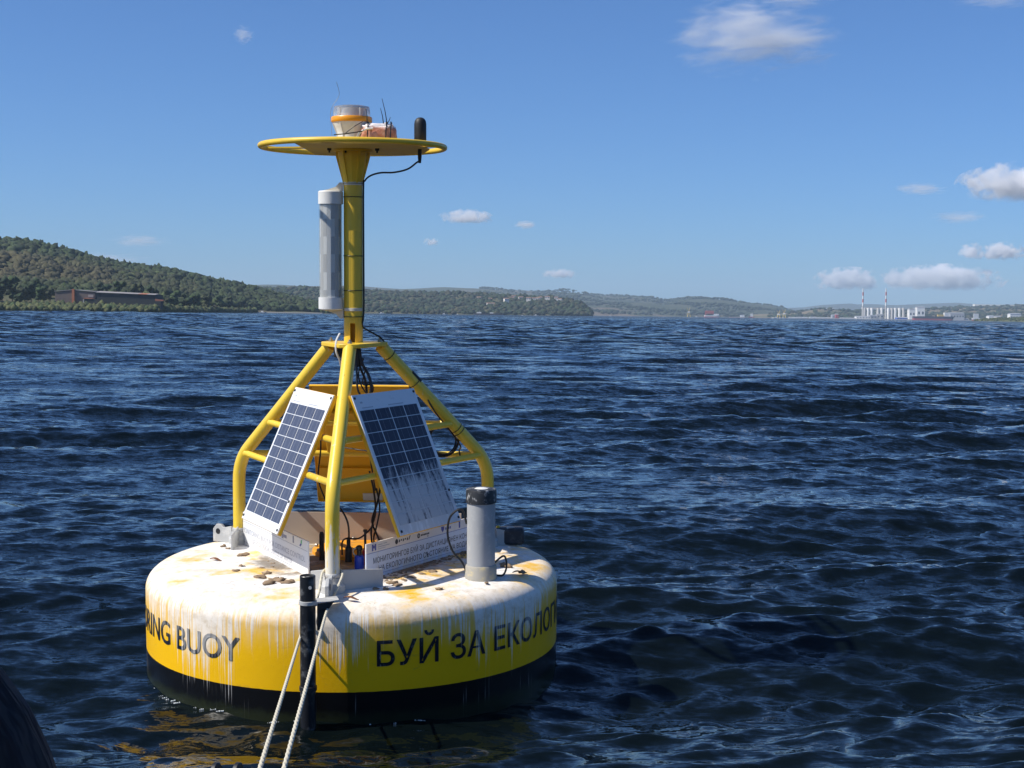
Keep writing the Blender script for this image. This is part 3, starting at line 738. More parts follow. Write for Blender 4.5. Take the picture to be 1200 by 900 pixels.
small('gland', 428.5, 640, -.14, [(.013, .43), (.013, .50), (.004, .51)], M['red'])
small('blue_canister', 421, 650, -.22, [(.001, .43), (.017, .43), (.0185, .434), (.0185, .493), (.014, .498), (.001, .498)], M['blue'], 20)
small('canister_cap', 421, 650, -.22, [(.009, .497), (.009, .518), (.0125, .52), (.0125, .532), (.007, .537), (.001, .538)], M['rubber'], 16)
pc = L(421, 650, -.22)
MB().ring((pc.x-.008, pc.y, .512), .016, .003, (0, 1, 0), 20, 6, R(60), R(280)).build('canister_hook', M['steel'], buoy)
# hatch coaming under the mast
MB().lathe([(.17, .43), (.185, .43), (.185, .458), (.179, .462), (.001, .464)], 40, (0, .12, 0)).build('hatch', worn('orange_hatch_paint', (.85, .36, .01), (.25, .15, .06), 7, .5, .8), buoy)
for i in range(10):
    p = Vector((.172*math.sin(i*.628+.2), .12-.172*math.cos(i*.628+.2), 0))
    MB().lathe([(.008, .462), (.008, .470), (.004, .474)], 6, tuple(p)).build('hatch_bolt', M['steel'], buoy)

# ------------------------------------------------------------------ loose things on the buoy
def B(p): return BM @ Vector(p)
BR = BM.to_euler()
pk = empty('wrapped_package', B((.108, -.045, 2.0955))); pk.rotation_euler = BR
tag(pk, 'pinkish plastic wrapped bundle tied with black zip ties beside the lantern', 'package')
bm = bmesh.new(); bmesh.ops.create_icosphere(bm, subdivisions=4, radius=1)
for v in bm.verts:
    p = v.co; q = Vector([math.copysign(abs(c)**.55, c) for c in p])
    nz = .08*math.sin(9*p.x+3*p.y)*math.cos(7*p.z+5*p.y)+.05*math.sin(23*p.x+11*p.z)
    q *= 1+nz
    v.co = Vector((q.x*.070, q.y*.045, max(q.z*.047, -.046)+.046))
me = bpy.data.meshes.new('bundle'); bm.to_mesh(me); bm.free()
mp_ = mat('pink_wrap', (.62, .40, .32), .25); t = NT(mp_); X, Y, Z = t.xyz(t.objco())
c = t.mix(t.smooth(t.noise(t.objco(), 30, 4, .6), .35, .65), (.66, .36, .26), (.50, .20, .12))
t.base(t.mix(t.smooth(t.math('ADD', Z, t.math('MULTIPLY', t.noise(t.objco(), 40, 3), .03)), .082, .098), c, (.80, .74, .72)))
t.bump(t.noise(t.objco(), 60, 4, .6, 1.0), .6, .006)
finish('bundle', me, mp_, pk, True)
for x, lean, hh in ((-.042, -.006, .066), (.030, -.022, .095), (.048, -.010, .06)):
    MB().tube([(x, -.05, -.001), (x, -.0505, .03), (x+.002, -.046, .080), (x, -.02, .098), (x, .02, .098), (x, .047, .07), (x, .05, .01)], .0024, 6).build('zip_tie', M['cable'], pk)
for x, tipx, tipz in ((.020, .008, .150), (.034, .014, .188), (.034, .047, .116), (-.044, -.050, .150)):
    MB().tube([(x, -.03, .09), ((x+tipx)/2+.002, -.03, (.09+tipz)/2), (tipx, -.03, tipz)], [.0022, .0016, .0010], 6).build('tie_tail', M['cable'], pk)
MB().tube(spline([(-.09, -.055, .0), (-.075, -.057, .045), (-.05, -.054, .065), (-.02, -.05, .07)], 6), .004, 8).build('white_lead', M['white'], pk)
MB().tube(spline([(-.172, -.052, .044), (-.12, -.065, .048), (-.06, -.06, .058)], 5), .0022, 6).build('zip_tie', M['cable'], pk)
MB().tube(spline([(-.125, -.066, .050), (-.09, -.073, .075), (-.06, -.05, .096)], 5), .0016, 6).build('zip_tie', M['cable'], pk)

# droppings, shells and dry leaves lying on the deck
def lump(seed, r):
    g = random.Random(seed); bm = bmesh.new(); bmesh.ops.create_icosphere(bm, subdivisions=2, radius=1)
    a = [g.uniform(0, 6) for _ in range(6)]
    for v in bm.verts:
        p = v.co; k = 1+.42*math.sin(3.1*p.x+a[0])*math.sin(4*p.y+a[1])+.26*math.sin(8*p.y+a[2]+6*p.x)+.12*g.uniform(-1, 1)
        v.co = Vector((p.x*k*r*1.25, p.y*k*r, max(p.z*k*r*.55, -.2*r)))
    me = bpy.data.meshes.new('clump'); bm.to_mesh(me); bm.free(); me.materials.append(M['guano'])
    me.polygons.foreach_set('use_smooth', [True]*len(me.polygons)); return me
LM = [lump(i, .014) for i in range(5)]
def put(px, py, s, me=None):
    s *= 1.25
    p = LZ(px, py, DECK+.001); rad = math.hypot(p.x, p.y)
    if rad > .74: return
    o = bpy.data.objects.new('dropping_clump', me or rnd.choice(LM)); col.objects.link(o)
    o.location = B((p.x, p.y, DECK-.0005+.002*s)); o.rotation_euler = (LX, LY, rnd.uniform(0, 6)); o.scale = (s, s, s*rnd.uniform(.7, 1.1))
    tag(o, 'small brown clump of dried droppings lying on the white deck', 'dropping', 'droppings scattered on the buoy deck')
for px, py, s in ((306, 677, 1.1), (313, 673, 1.0), (314, 684, 1.15), (322, 680, .9), (329, 681, 1.2), (336, 683, 1.0), (341, 682, .9), (285, 651, 1.2), (283, 664, .7), (276, 669, .7),
                  (262, 640, .7), (268, 643, .6), (306, 666, .6), (318, 661, .5), (503, 697, 1.0), (509, 697, .8), (540, 694, .6), (591, 663, 1.0), (596, 664, .8), (612, 671, .8), (459, 684, 1.0), (466, 686, .8),
                  (507, 670, .9), (483, 677, .8), (515, 690, .6), (452, 690, .7), (570, 683, .5), (473, 680, .6), (494, 673, .8), (440, 690, .6)): put(px, py, s)
for i, (px, py) in enumerate(((253, 656), (609, 671), (411, 708))):
    p = LZ(px, py, DECK+.003); lf = MB()
    rows = [[(-.03+.06*u, sgn*.010*math.sin(math.pi*min(max(u, .02), .98)), .004*math.sin(5*u)+abs(sgn)*.003) for sgn in (-1, 0, 1)] for u in [k/8 for k in range(9)]]
    lf.quad_grid(rows, False); o = lf.build('dry_leaf', M['leafbit'], None)
    sd_ = o.modifiers.new('s', 'SOLIDIFY'); sd_.thickness = .0012
    if math.hypot(p.x, p.y) > .74: p *= .74/math.hypot(p.x, p.y); p.z = DECK+.003
    o.location = B(p); o.rotation_euler = (LX, LY, rnd.uniform(-.5, .5))
    tag(o, 'curled brown dry leaf lying on the white deck', 'leaf', 'dry leaves on the buoy deck')
# crumbly dirt along the foot of the shaded sign: nobody could count it
V = []; F = []
ico = bmesh.new(); bmesh.ops.create_icosphere(ico, subdivisions=1, radius=1)
iv = np.array([v.co[:] for v in ico.verts]); iff = np.array([[v.index for v in f.verts] for f in ico.faces]); ico.free()
e = np.array([math.sin(TH+math.pi/3), -math.cos(TH+math.pi/3)]); tt = np.array([math.cos(TH+math.pi/3), math.sin(TH+math.pi/3)])
for i in range(520):
    s = nrs.uniform(-.33, .5); d = .303+abs(nrs.normal())*.035; r = nrs.uniform(.002, .0075)
    if i > 330:
        a_ = nrs.uniform(0, 6.28); q = np.array([math.sin(a_), -math.cos(a_)])*nrs.uniform(.05, .36)
    else: q = e*d+tt*s
    b0 = len(V)*12
    P_ = iv*r*nrs.uniform(.6, 1.3, (1, 3))*np.array([1.2, 1.2, .6])*(1+.2*nrs.randn(12, 1))+np.array([q[0], q[1], DECK+.003])
    V.append(P_); F.append(iff+b0)
V = np.concatenate(V); V = np.array([B(p)[:] for p in V])
o = np_mesh('dirt_crumbs', V, np.concatenate(F), M['guano']); tag(o, 'dark crumbs of dirt gathered along the signs on the deck', 'dirt', kind='stuff')

# mooring rope: from the boat, round the front leg and back
FL = pol(TH, RL, 0)
def ropeS(pts): return spline(pts, 10)
r_end1 = at(291, 945, 2.47); r_end2 = at(318, 955, 2.47)
rp1 = B(L(352, 746, -.868)); top1 = B((FL.x-.034, FL.y-.005, .515)); mid1 = B(L(373, 697, -.77))
top2 = B((FL.x+.038, FL.y-.01, .512)); back = B((FL.x+.002, FL.y+.034, .520)); mid2 = B(L(395, 690, -.72)); low2 = B(L(383, 716, -.885))
pts = [r_end1, r_end1.lerp(rp1, .5), rp1, B(L(360, 725, -.842)), mid1, top1, back, top2, mid2, low2, low2.lerp(r_end2, .5), r_end2]
rpts = ropeS(pts); dense = []
for a, b in zip(rpts, rpts[1:]):
    k = max(1, int((b-a).length/.006)); dense += [a.lerp(b, i/k) for i in range(k)]
dense.append(rpts[-1]); rows = []; upv = None; sl = 0.0
for i, p in enumerate(dense):          # three-strand laid rope: a lobed section that turns along its length
    tg = (dense[min(i+1, len(dense)-1)]-dense[max(i-1, 0)]).normalized(); upv = upv or tg.orthogonal().normalized(); upv = (upv-tg*upv.dot(tg)).normalized(); sd2 = tg.cross(upv)
    if i: sl += (p-dense[i-1]).length
    rows.append([p+(upv*math.cos(q)+sd2*math.sin(q))*.0047*(1+.11*math.cos(3*q+sl/.040*6.283)) for q in [k*2*math.pi/12 for k in range(12)]])
rop = MB().quad_grid(rows).build('mooring_rope', M['rope'])
tag(rop, 'pale mooring rope looped round the front leg of the buoy, both ends leading down', 'rope')

# a broken line of white bubbles added as glints where water laps the hull
db = np.hypot(SEA[:, 0]-BX, SEA[:, 1]-BY); a_ = np.degrees(np.arctan2(SEA[:, 0]-BX, -(SEA[:, 1]-BY)))
gate = np.sin(a_*.35)+.7*np.sin(a_*.83+1)+.6*np.sin(a_*2.1)
cand = SEA[(db > .828) & (db < .846) & (a_ > -62) & (a_ < 24) & (gate > .2)]
Vb, Fb = [], []
for n_, p in enumerate(cand[nrs.permutation(len(cand))[:260]]):
    Vb.append(iv*nrs.uniform(.0012, .0036)+p+np.array([0, 0, .001])); Fb.append(iff+12*n_)
if Vb:
    o = np_mesh('glint_bubbles', np.concatenate(Vb), np.concatenate(Fb), mat('foam_glints', (.75, .78, .78), .3), True)
    tag(o, 'broken line of white bubbles added as glints where water meets the black hull', 'foam_glints', kind='stuff')

# ------------------------------------------------------------------ shores, hills and woods
def piece(xs, tab): return np.interp(xs, [p[0] for p in tab], [p[1] for p in tab])
def vnoise(x, y, seed, scale):
    g = np.random.RandomState(seed); out = np.zeros_like(x)
    for i in range(9):
        th = g.uniform(0, 6.28); k = 2*math.pi/(scale*g.uniform(.5, 1.7)); out += np.sin((x*math.cos(th)+y*math.sin(th))*k+g.uniform(0, 6.28))
    return out/3.0
class Land:
    """hill between a shore line and a ridge; tables are given along photo columns"""
    def __init__(s, ridge, ds, dr, canopy, seed, power=1.15, bump=2.0):
        s.ridge, s.ds, s.dr, s.canopy, s.seed, s.power, s.bump = ridge, ds, dr, canopy, seed, power, bump
    def dist(s, x): return piece(x, s.ds), piece(x, s.dr)
    def height(s, x, d):
        d0, d1 = s.dist(x)
        hr = CAMH+d1*(hor(x)-piece(x, s.ridge))/FPX-s.canopy
        hr = np.maximum(hr, .5)
        t = np.clip((d-d0)/(d1-d0), 0, None)
        z = np.where(t < 1, np.clip(t, 0, 1)**s.power, np.clip(1-(t-1)*.6, 0, 1))*hr
        z = z+vnoise((x-600)/FPX*d, d, s.seed, (d1.mean()-d0.mean())*.22)*s.bump*np.clip(t*3, 0, 1)*np.clip((1.05-t)*4, 0, 1)
        return z+.25*np.clip(t*30, -2, 1)
    def mesh(s, name, x0, x1, nx, nd, m, tmax=2.2):
        xs = np.linspace(x0, x1, nx); ts = np.concatenate([[-.01], np.linspace(0, 1.0, nd), np.linspace(1.1, tmax, 6)])
        X, T = np.meshgrid(xs, ts); d0, d1 = s.dist(X); D = d0+(d1-d0)*T
        Z = s.height(X, D); Z[0] = -2
        V = np.stack([(X-600)/FPX*D, D, Z], -1).reshape(-1, 3)
        nr_ = len(ts); i = np.arange(nr_-1)[:, None]*nx; j = np.arange(nx-1)[None]
        F = np.stack([i+j, i+j+1, i+nx+j+1, i+nx+j], -1).reshape(-1, 4)
        o = np_mesh(name, V, F, m, True); tag(o, kind='structure'); return o
def ground_mat(name, a, b, scale, c=None):
    m = mat(name, a, .95); t = NT(m); p = t.add('ShaderNodeNewGeometry').outputs['Position']
    n = t.smooth(t.noise(p, scale, 5, .6), .38, .62); k = t.mix(n, a, b)
    if c: k = t.mix(t.smooth(t.noise(p, scale*.3, 4, .6), .52, .62), k, c)
    t.base(k); return m
def blob_variants(sub, n, seed, rough):
    out = []
    for q in range(n):
        g = np.random.RandomState(seed+q); bm = bmesh.new(); bmesh.ops.create_icosphere(bm, subdivisions=sub, radius=1)
        v = np.array([x.co[:] for x in bm.verts]); f = np.array([[x.index for x in y.verts] for y in bm.faces]); bm.free()
        ph = g.uniform(0, 6.28, 6)
        k = 1+rough*np.sin(4*v[:, 0]+ph[0])*np.sin(5*v[:, 1]+ph[1])+rough*.8*np.sin(9*v[:, 2]+6*v[:, 0]+ph[2])*np.cos(8*v[:, 1]+ph[3])+rough*.85*g.randn(len(v))
        v = v*k[:, None]; v[:, 2] = np.where(v[:, 2] < 0, v[:, 2]*.6, v[:, 2]); out.append((v, f))
    return out
def leaf_material():
    m = mat('foliage', (.06, .09, .03), .9); t = NT(m)
    a = t.add('ShaderNodeAttribute'); a.attribute_name = 'tint'
    p = t.add('ShaderNodeNewGeometry').outputs['Position']
    n = t.noise(p, .9, 4, .65)
    c = t.mix(t.smooth(n, .38, .62), (.55, .55, .55), (1.35, 1.35, 1.25))
    mm = t.add('ShaderNodeMix'); mm.data_type = 'RGBA'; mm.blend_type = 'MULTIPLY'; mm.inputs[0].default_value = 1
    t.link(a.outputs['Color'], mm.inputs[6]); t.link(c, mm.inputs[7]); t.base(mm.outputs[2]); return m
LEAF = leaf_material()
def forest(name, land, x0, x1, n, size, variants, tintf, label, t0=.01, t1=1.08, seed=3, tp=1.0, hz=1.0):
    g = np.random.RandomState(seed)
    X = g.uniform(x0, x1, n); T = t0+(t1-t0)*g.uniform(0, 1, n)**tp
    d0, d1 = land.dist(X); D = d0+(d1-d0)*T; Z = land.height(X, D)
    Vs, Fs, Cs = [], [], []; base = 0
    wx = (X-600)/FPX*D
    for i in range(n):
        v, f = variants[g.randint(len(variants))]; s = size*g.uniform(.6, 1.25); a = g.uniform(0, 6.28)
        c, sn = math.cos(a), math.sin(a)
        q = np.stack([(v[:, 0]*c-v[:, 1]*sn)*s, (v[:, 0]*sn+v[:, 1]*c)*s, v[:, 2]*s*g.uniform(.8, 1.15)*hz+s*.35], 1)+np.array([wx[i], D[i], Z[i]])
        tn = tintf(X[i], T[i], g)
        Vs.append(q); Fs.append(f+base); base += len(v); Cs.append(np.tile(tn, (len(v), 1)))
    o = np_mesh(name, np.concatenate(Vs), np.concatenate(Fs), LEAF, False, np.concatenate(Cs))
    tag(o, label, 'forest', kind='stuff'); return o
BL = blob_variants(2, 7, 20, .24); BS = blob_variants(1, 6, 60, .22)

# wooded headland on the left
l1 = Land([(-320, 262), (-100, 272), (0, 279), (30, 281), (60, 287), (100, 298), (150, 309), (180, 312), (200, 314), (250, 327), (300, 337), (340, 347), (375, 357), (400, 362), (425, 366)],
          [(-320, 745), (0, 745), (180, 760), (240, 900), (300, 1180), (350, 1250), (430, 1300)], [(-320, 1250), (0, 1250), (200, 1350), (300, 1500), (430, 1420)], 3.6, 4)
l1.mesh('wooded_hill', -320, 425, 160, 40, ground_mat('hill_soil', (.05, .06, .02), (.12, .095, .045), .02))
def tint1(x, t, g):
    dry = 1/(1+math.exp(-(t-.30)*22))*(1/(1+math.exp((t-.72)*18)))*(.9 if x < 130 else .45 if x < 230 else .15)
    gr = np.array([.020, .038, .010])*g.uniform(.5, 1.45)
    if g.uniform() < .15: gr = np.array([.042, .062, .016])*g.uniform(.7, 1.3)
    br = np.array([.070, .056, .027])*g.uniform(.6, 1.3)
    return gr*(1-dry*.85)+br*dry*.85
forest('woodland', l1, -300, 420, 8000, 3.1, BL, tint1, 'dense green and olive wood covering the left hill', .16, 1.06, 5, .9)
# tall reeds and bushes along the near shore
def tintr(x, t, g):
    return (np.array([.075, .085, .028]) if g.uniform() < .6 else np.array([.035, .058, .017]))*g.uniform(.7, 1.2)
forest('shore_reeds', l1, -200, 300, 2600, 1.7, BS, tintr, 'low olive reeds and scrub along the near left shore', .004, .050, 8, 1, 1.3)

# single trees and bushes in front of the wood
def leafy_crown(h, w_, seed, tint, n=260):
    g = np.random.RandomState(seed); Vs, Fs, Cs = [], [], []; base = 0
    lobes = [(g.uniform(-.45, .45)*w_, g.uniform(-.45, .45)*w_, h*g.uniform(.16, .82), w_*g.uniform(.25, .42)) for _ in range(11)]
    for (x, y, z, r) in lobes:
        v, f = BL[g.randint(len(BL))]; Vs.append(v*r+np.array([x, y, z])); Fs.append(f+base); base += len(v)
        Cs.append(np.tile(np.array(tint)*g.uniform(.75, 1.2), (len(v), 1)))
    for _ in range(n):
        x, y, z, r = lobes[g.randint(len(lobes))]; d = g.randn(3); d /= np.linalg.norm(d); p = np.array([x, y, z])+d*r*g.uniform(.9, 1.2)
        a = g.randn(3); a /= np.linalg.norm(a); b = np.cross(a, d); b /= (np.linalg.norm(b)+1e-6); s = .28*g.uniform(.6, 1.4)
        Vs.append(np.array([p-a*s, p+b*s, p+a*s])); Fs.append(np.array([[0, 1, 2]])+base); base += 3
        Cs.append(np.tile(np.array(tint)*g.uniform(.6, 1.5), (3, 1)))
    return np.concatenate(Vs), np.concatenate(Fs), np.concatenate(Cs)
M['bark'] = mat('bark', (.07, .05, .035), .95)
TREES = [(2, 28, 45, 16, 5.5), (14, 40, 55, 15, 6), (26, 33, 45, 12.5, 5), (36, 34, 60, 14, 5.5), (49, 28, 40, 10.5, 4.8), (58, 22, 55, 9, 4.5), (-12, 36, 50, 16, 6), (44, 42, 80, 13, 5.5), (70, 24, 110, 10, 5), (20, 22, 30, 7.5, 4),
         (205, 26, 70, 10, 5), (197, 16, 40, 6, 4), (215, 24, 60, 9.5, 5), (228, 27, 80, 10, 5.5), (241, 22, 60, 9, 5), (120, 18, 115, 9, 5), (140, 20, 120, 10, 5), (160, 18, 118, 9.5, 5), (178, 18, 110, 9, 4.5), (255, 18, 60, 9, 5.5), (268, 16, 60, 9, 5.5), (282, 13, 60, 8, 5.5)]
kinds = ['dark green broadleaf tree', 'bright green rounded tree', 'olive green spreading tree']
where = lambda x: 'on the shore left of the shed' if x < 62 else 'rising behind the shed roof' if x < 190 else 'on the low shore right of the shed'
for i, (px, _, back, hh, ww) in enumerate(TREES):
    d = float(piece(np.array([px]), l1.ds)[0])+back; z = float(l1.height(np.array([float(px)]), np.array([d]))[0])
    k = i % 3
    tr_ = empty('shore_tree', ((px-600)/FPX*d, d, z-.1))
    V, F, C = leafy_crown(hh, ww, 100+i, [(.018, .036, .011), (.032, .058, .015), (.038, .048, .017)][k])
    o = np_mesh('crown', V, F, LEAF, False, C); o.parent = tr_
    mb = MB().tube([(0, 0, -.3), (.1, 0, hh*.3), (-.1, .1, hh*.62)], [.28, .2, .08], 7)
    for q in range(3):
        a = q*2.1+i; mb.tube([(0, 0, hh*.32), (math.cos(a)*ww*.2, math.sin(a)*ww*.2, hh*.5), (math.cos(a)*ww*.34, math.sin(a)*ww*.34, hh*.68)], [.12, .08, .03], 5)
    mb.build('trunk', M['bark'], tr_)
    tag(tr_, kinds[k]+' '+where(px), 'tree', kinds[k]+'s '+where(px))

# derelict shed on the shore
def wall_mat(name, a, b): return worn(name, a, b, .5, .9, .6, bump=0)
M['shed'] = wall_mat('weathered_boards', (.17, .135, .12), (.07, .055, .05)); M['sheddark'] = wall_mat('dark_cladding', (.028, .034, .038), (.05, .045, .04))
M['tin'] = wall_mat('rusty_tin_roof', (.30, .29, .29), (.22, .13, .09)); M['brick'] = mat('orange_brick', (.42, .15, .07), .9); M['tile'] = mat('red_tile', (.34, .13, .07), .9); M['oldtile'] = mat('faded_tile', (.28, .17, .13), .9)
sd0 = 785.0
def SX(px): return (px-600)/FPX*sd0
def SZ(py, px=120): return CAMH+(hor(px)-py)/FPX*sd0
shed = empty('derelict_shed', (SX(64), sd0, 1.0)); tag(shed, 'long dark derelict shed with brick chimney on the left shore', 'building')
def sbox(name, x0, x1, zt0, zt1, y0, y1, m, zb=-1.5, par=None):
    z_ = lambda py: SZ(py)-1.0
    lo = [(SX(x0)-SX(64), y0, zb), (SX(x1)-SX(64), y0, zb), (SX(x1)-SX(64), y1, zb), (SX(x0)-SX(64), y1, zb)]
    hi = [(SX(x0)-SX(64), y0, z_(zt0)), (SX(x1)-SX(64), y0, z_(zt1)), (SX(x1)-SX(64), y1, z_(zt1)), (SX(x0)-SX(64), y1, z_(zt0))]
    return MB().quad_grid([lo, hi]).build(name, m, par or shed, False)
sbox('end_wall', 64, 86, 343.2, 341.2, 0, 18, M['shed']); sbox('end_wall', 86.3, 110.8, 341.2, 343.0, 0, 18, M['shed'])
sbox('side_wall', 111, 181, 343.2, 344.6, .3, 18, M['sheddark'])
sbox('lean_to', 101, 190.5, 350.6, 352.2, -5, -.3, M['sheddark'])
sbox('lean_to_end', 100, 101.2, 350.9, 350.9, -5.2, -.5, mat('pale_post', (.42, .40, .36), .9))
for x0, x1, a, b in ((63.4, 86, 342.3, 340.4), (86.2, 111, 340.4, 342.2)):
    z_ = lambda py: SZ(py)-1.0
    MB().quad_grid([[(SX(x0)-SX(64), -.4, z_(a)), (SX(x1)-SX(64), -.4, z_(b)), (SX(x1)-SX(64), -.4, z_(b)+.3), (SX(x0)-SX(64), -.4, z_(a)+.3)], [(SX(x0)-SX(64), 18, z_(a)), (SX(x1)-SX(64), 18, z_(b)), (SX(x1)-SX(64), 18, z_(b)+.3), (SX(x0)-SX(64), 18, z_(a)+.3)]]).build('roof', M['tin'], shed, False)
for i in range(7):
    x0 = 111+i*10.05; x1 = x0+9.9
    f_ = lambda x, r: (SX(x)-SX(64), 0, 0)
    ya, yb = SZ(342.9+(x0-111)*.03)-1, SZ(341.3+(x0-111)*.035)-1
    MB().quad_grid([[(SX(x0)-SX(64), -.3, ya), (SX(x1)-SX(64), -.3, ya-.12), (SX(x1)-SX(64), -.3, ya+.05), (SX(x0)-SX(64), -.3, ya+.2)], [(SX(x0)-SX(64), 9, yb), (SX(x1)-SX(64), 9, yb-.12), (SX(x1)-SX(64), 9, yb+.05), (SX(x0)-SX(64), 9, yb+.2)]]).build('roof_sheet', M['tin'] if i not in (5,) else M['tile'], shed, False)
sbox('lean_to_roof', 101, 111, 349.4, 350.2, -5.3, -.1, M['tile'], SZ(350.6)-1)
sbox('outhouse', 181.3, 190.5, 349.4, 351, -.2, 4, M['tile'], SZ(352)-1)
sbox('chimney', 84.6, 87.4, 339.2, 339.2, -1.4, -.2, M['brick'])
sbox('window', 103, 109, 345.5, 345.5, -.25, -.05, mat('broken_pane', (.30, .28, .27), .6), SZ(348.5)-1)
rowb = empty('rowing_boat', (SX(129), 738, 0)); tag(rowb, 'small white rowing boat pulled up before the reeds', 'boat')
MB().quad_grid([[(-2.2*s, -.6*s, .75), (2.2*s, -.6*s, .75), (2.8*s, 0, .95), (2.2*s, .6*s, .75), (-2.2*s, .6*s, .75)] if k else [(-1.7, -.35, 0), (1.7, -.35, 0), (2.2, 0, 0), (1.7, .35, 0), (-1.7, .35, 0)] for k, s in ((0, 1), (1, 1))]).build('hull', mat('white_boat_paint', (.7, .7, .68), .6), rowb)
MB().box((0, 0, .72), (.3, 1.0, .08)).build('thwart', M['bark'], rowb, False)

# second headland with houses
l2 = Land([(240, 337), (300, 336.5), (350, 337), (420, 339), (470, 341.5), (520, 342.5), (560, 343.5), (600, 345.5), (640, 347.5), (665, 350.5), (680, 355), (688, 362), (693, 369)],
          [(240, 1900), (420, 2100), (560, 2300), (693, 2500)], [(240, 3000), (560, 2950), (693, 2700)], 4.0, 9, 1.0, 4.0)
l2.mesh('wooded_headland', 240, 693, 110, 30, ground_mat('headland_soil', (.05, .06, .022), (.10, .09, .04), .01))
def tint2(x, t, g):
    c = np.array([.020, .036, .014])*g.uniform(.5, 1.5)
    return c if g.uniform() < .7 else np.array([.05, .05, .025])*g.uniform(.6, 1.3)
forest('headland_woodland', l2, 240, 692, 7000, 4.4, BS, tint2, 'dark green wood covering the middle headland', .0, 1.05, 12, .9)
M['plaster'] = mat('pale_plaster', (.75, .70, .64), .9); M['glass'] = mat('dark_glass', (.03, .04, .05), .2)
HS = [(560, 350.5, 'two storey white'), (573, 350.8, 'small cream'), (587, 349.6, 'long pale'), (592, 351, 'cream gabled'), (598.5, 349.5, 'white gabled'), (600.5, 349, 'tall white'), (609, 349.2, 'small white'), (618, 350.5, 'pale'), (624, 350.4, 'small cream'),
      (629, 350.2, 'white'), (640, 348.8, 'cream'), (650.5, 349.5, 'small pale'), (632, 349.4, 'bright white'), (574, 356.5, 'wide white'), (655, 351.2, 'white')]
for i, (px, py, desc) in enumerate(HS):
    d0, d1 = [float(v[0]) for v in l2.dist(np.array([float(px)]))]
    best = None
    for t_ in np.linspace(.05, 1, 200):          # the slope point that shows at this pixel row
        d = d0+(d1-d0)*t_; z = float(l2.height(np.array([float(px)]), np.array([d]))[0])+4.5
        e_ = abs(hor(px)-(z-CAMH)/d*FPX-py-1.2)
        if best is None or e_ < best[0]: best = (e_, d, z)
    _, d, z = best; w_ = (5+3*rnd.random())*(2.0 if 'long' in desc or 'wide' in desc else 1.1); dp = 7; hh = 5.5 if 'storey' in desc or 'tall' in desc else 3.8
    h_ = empty('hillside_house', ((px-600)/FPX*d, d, z-.5)); h_.rotation_euler.z = rnd.uniform(-.4, .4)
    MB().box((0, 0, hh/2-2), (w_, dp, hh+4)).build('wall', M['plaster'], h_, False)
    MB().quad_grid([[(-w_/2-.4, -dp/2-.4, hh), (-w_/2-.4, dp/2+.4, hh), (-w_/2-.4, 0, hh+1.3)], [(w_/2+.4, -dp/2-.4, hh), (w_/2+.4, dp/2+.4, hh), (w_/2+.4, 0, hh+1.3)]]).build('roof', M['oldtile'], h_, False)
    for x in (-.27, .27): MB().box((x*w_, -dp/2-.03, hh*.55), (w_*.16, .08, 1.3)).build('window', M['glass'], h_, False)
    tag(h_, 'red roofed '+desc+' house among the trees of the middle headland', 'house', 'houses on the middle headland')
# far plateau, long ridge, blue mountains and the flat eastern shore
l3 = Land([(200, 335), (330, 334), (400, 335.2), (470, 338.2), (520, 337.4), (550, 338.4), (600, 340), (640, 343), (690, 345), (730, 346.8), (760, 350), (775, 353), (790, 351.5), (810, 349), (825, 349), (845, 352), (860, 355), (900, 358.5), (915, 361), (930, 367), (940, 370)],
          [(200, 4000), (690, 4200), (940, 5200)], [(200, 7000), (770, 7600), (800, 6600), (940, 6200)], 0, 31, .8, 12)
l3.mesh('far_plateau', 200, 940, 260, 60, ground_mat('far_wood', (.030, .042, .018), (.055, .06, .028), .006, (.13, .10, .07)))
def tint3(x, t, g): return np.array([.024, .036, .018])*g.uniform(.5, 1.6)
forest('far_woodland', l3, 560, 935, 4500, 7, BS, tint3, 'pale hazy wood on the far plateau beyond the bay', .02, 1.02, 15, 1, .7)
l4 = Land([(860, 364), (905, 361.5), (940, 360.5), (962, 357.2), (995, 355.8), (1003, 357.2), (1050, 357.3), (1085, 355.6), (1120, 355.2), (1150, 357), (1200, 356.8), (1400, 355)],
          [(860, 9000), (1400, 9000)], [(860, 11800), (1400, 11800)], 0, 41, .8, 12)
l4.mesh('blue_mountain', 860, 1400, 160, 14, ground_mat('mountain', (.03, .04, .025), (.045, .05, .03), .003), 1.4)
l5 = Land([(880, 371.5), (915, 369), (940, 365.5), (960, 362.8), (985, 364.5), (1020, 365), (1060, 363.6), (1100, 361), (1150, 359.4), (1180, 358.4), (1250, 358), (1400, 357)],
          [(880, 4200), (1140, 4000), (1400, 3800)], [(880, 5600), (1400, 6400)], 0, 51, .7, 6)
l5.mesh('eastern_shore', 880, 1400, 160, 30, ground_mat('dry_field', (.16, .12, .065), (.06, .075, .03), .006, (.20, .15, .09)))
forest('eastern_scrub', l5, 900, 1390, 2600, 7, BS, tint2, 'dark hedges and trees dotted over the dry fields behind the port', .0, .9, 18, 1.2, .7)
l6 = Land([(1135, 376.5), (1150, 374.2), (1165, 373.4), (1200, 372.5), (1400, 371)], [(1135, 2500), (1400, 2300)], [(1135, 2560), (1400, 2500)], 0, 61, .6, .4)
l6.mesh('low_spit', 1135, 1400, 80, 12, ground_mat('spit_grass', (.12, .12, .04), (.07, .09, .03), .05), 1.5)
forest('spit_reeds', l6, 1140, 1400, 900, 1.6, BS, tintr, 'pale reeds on the low spit at the port', .02, 1.0, 19)

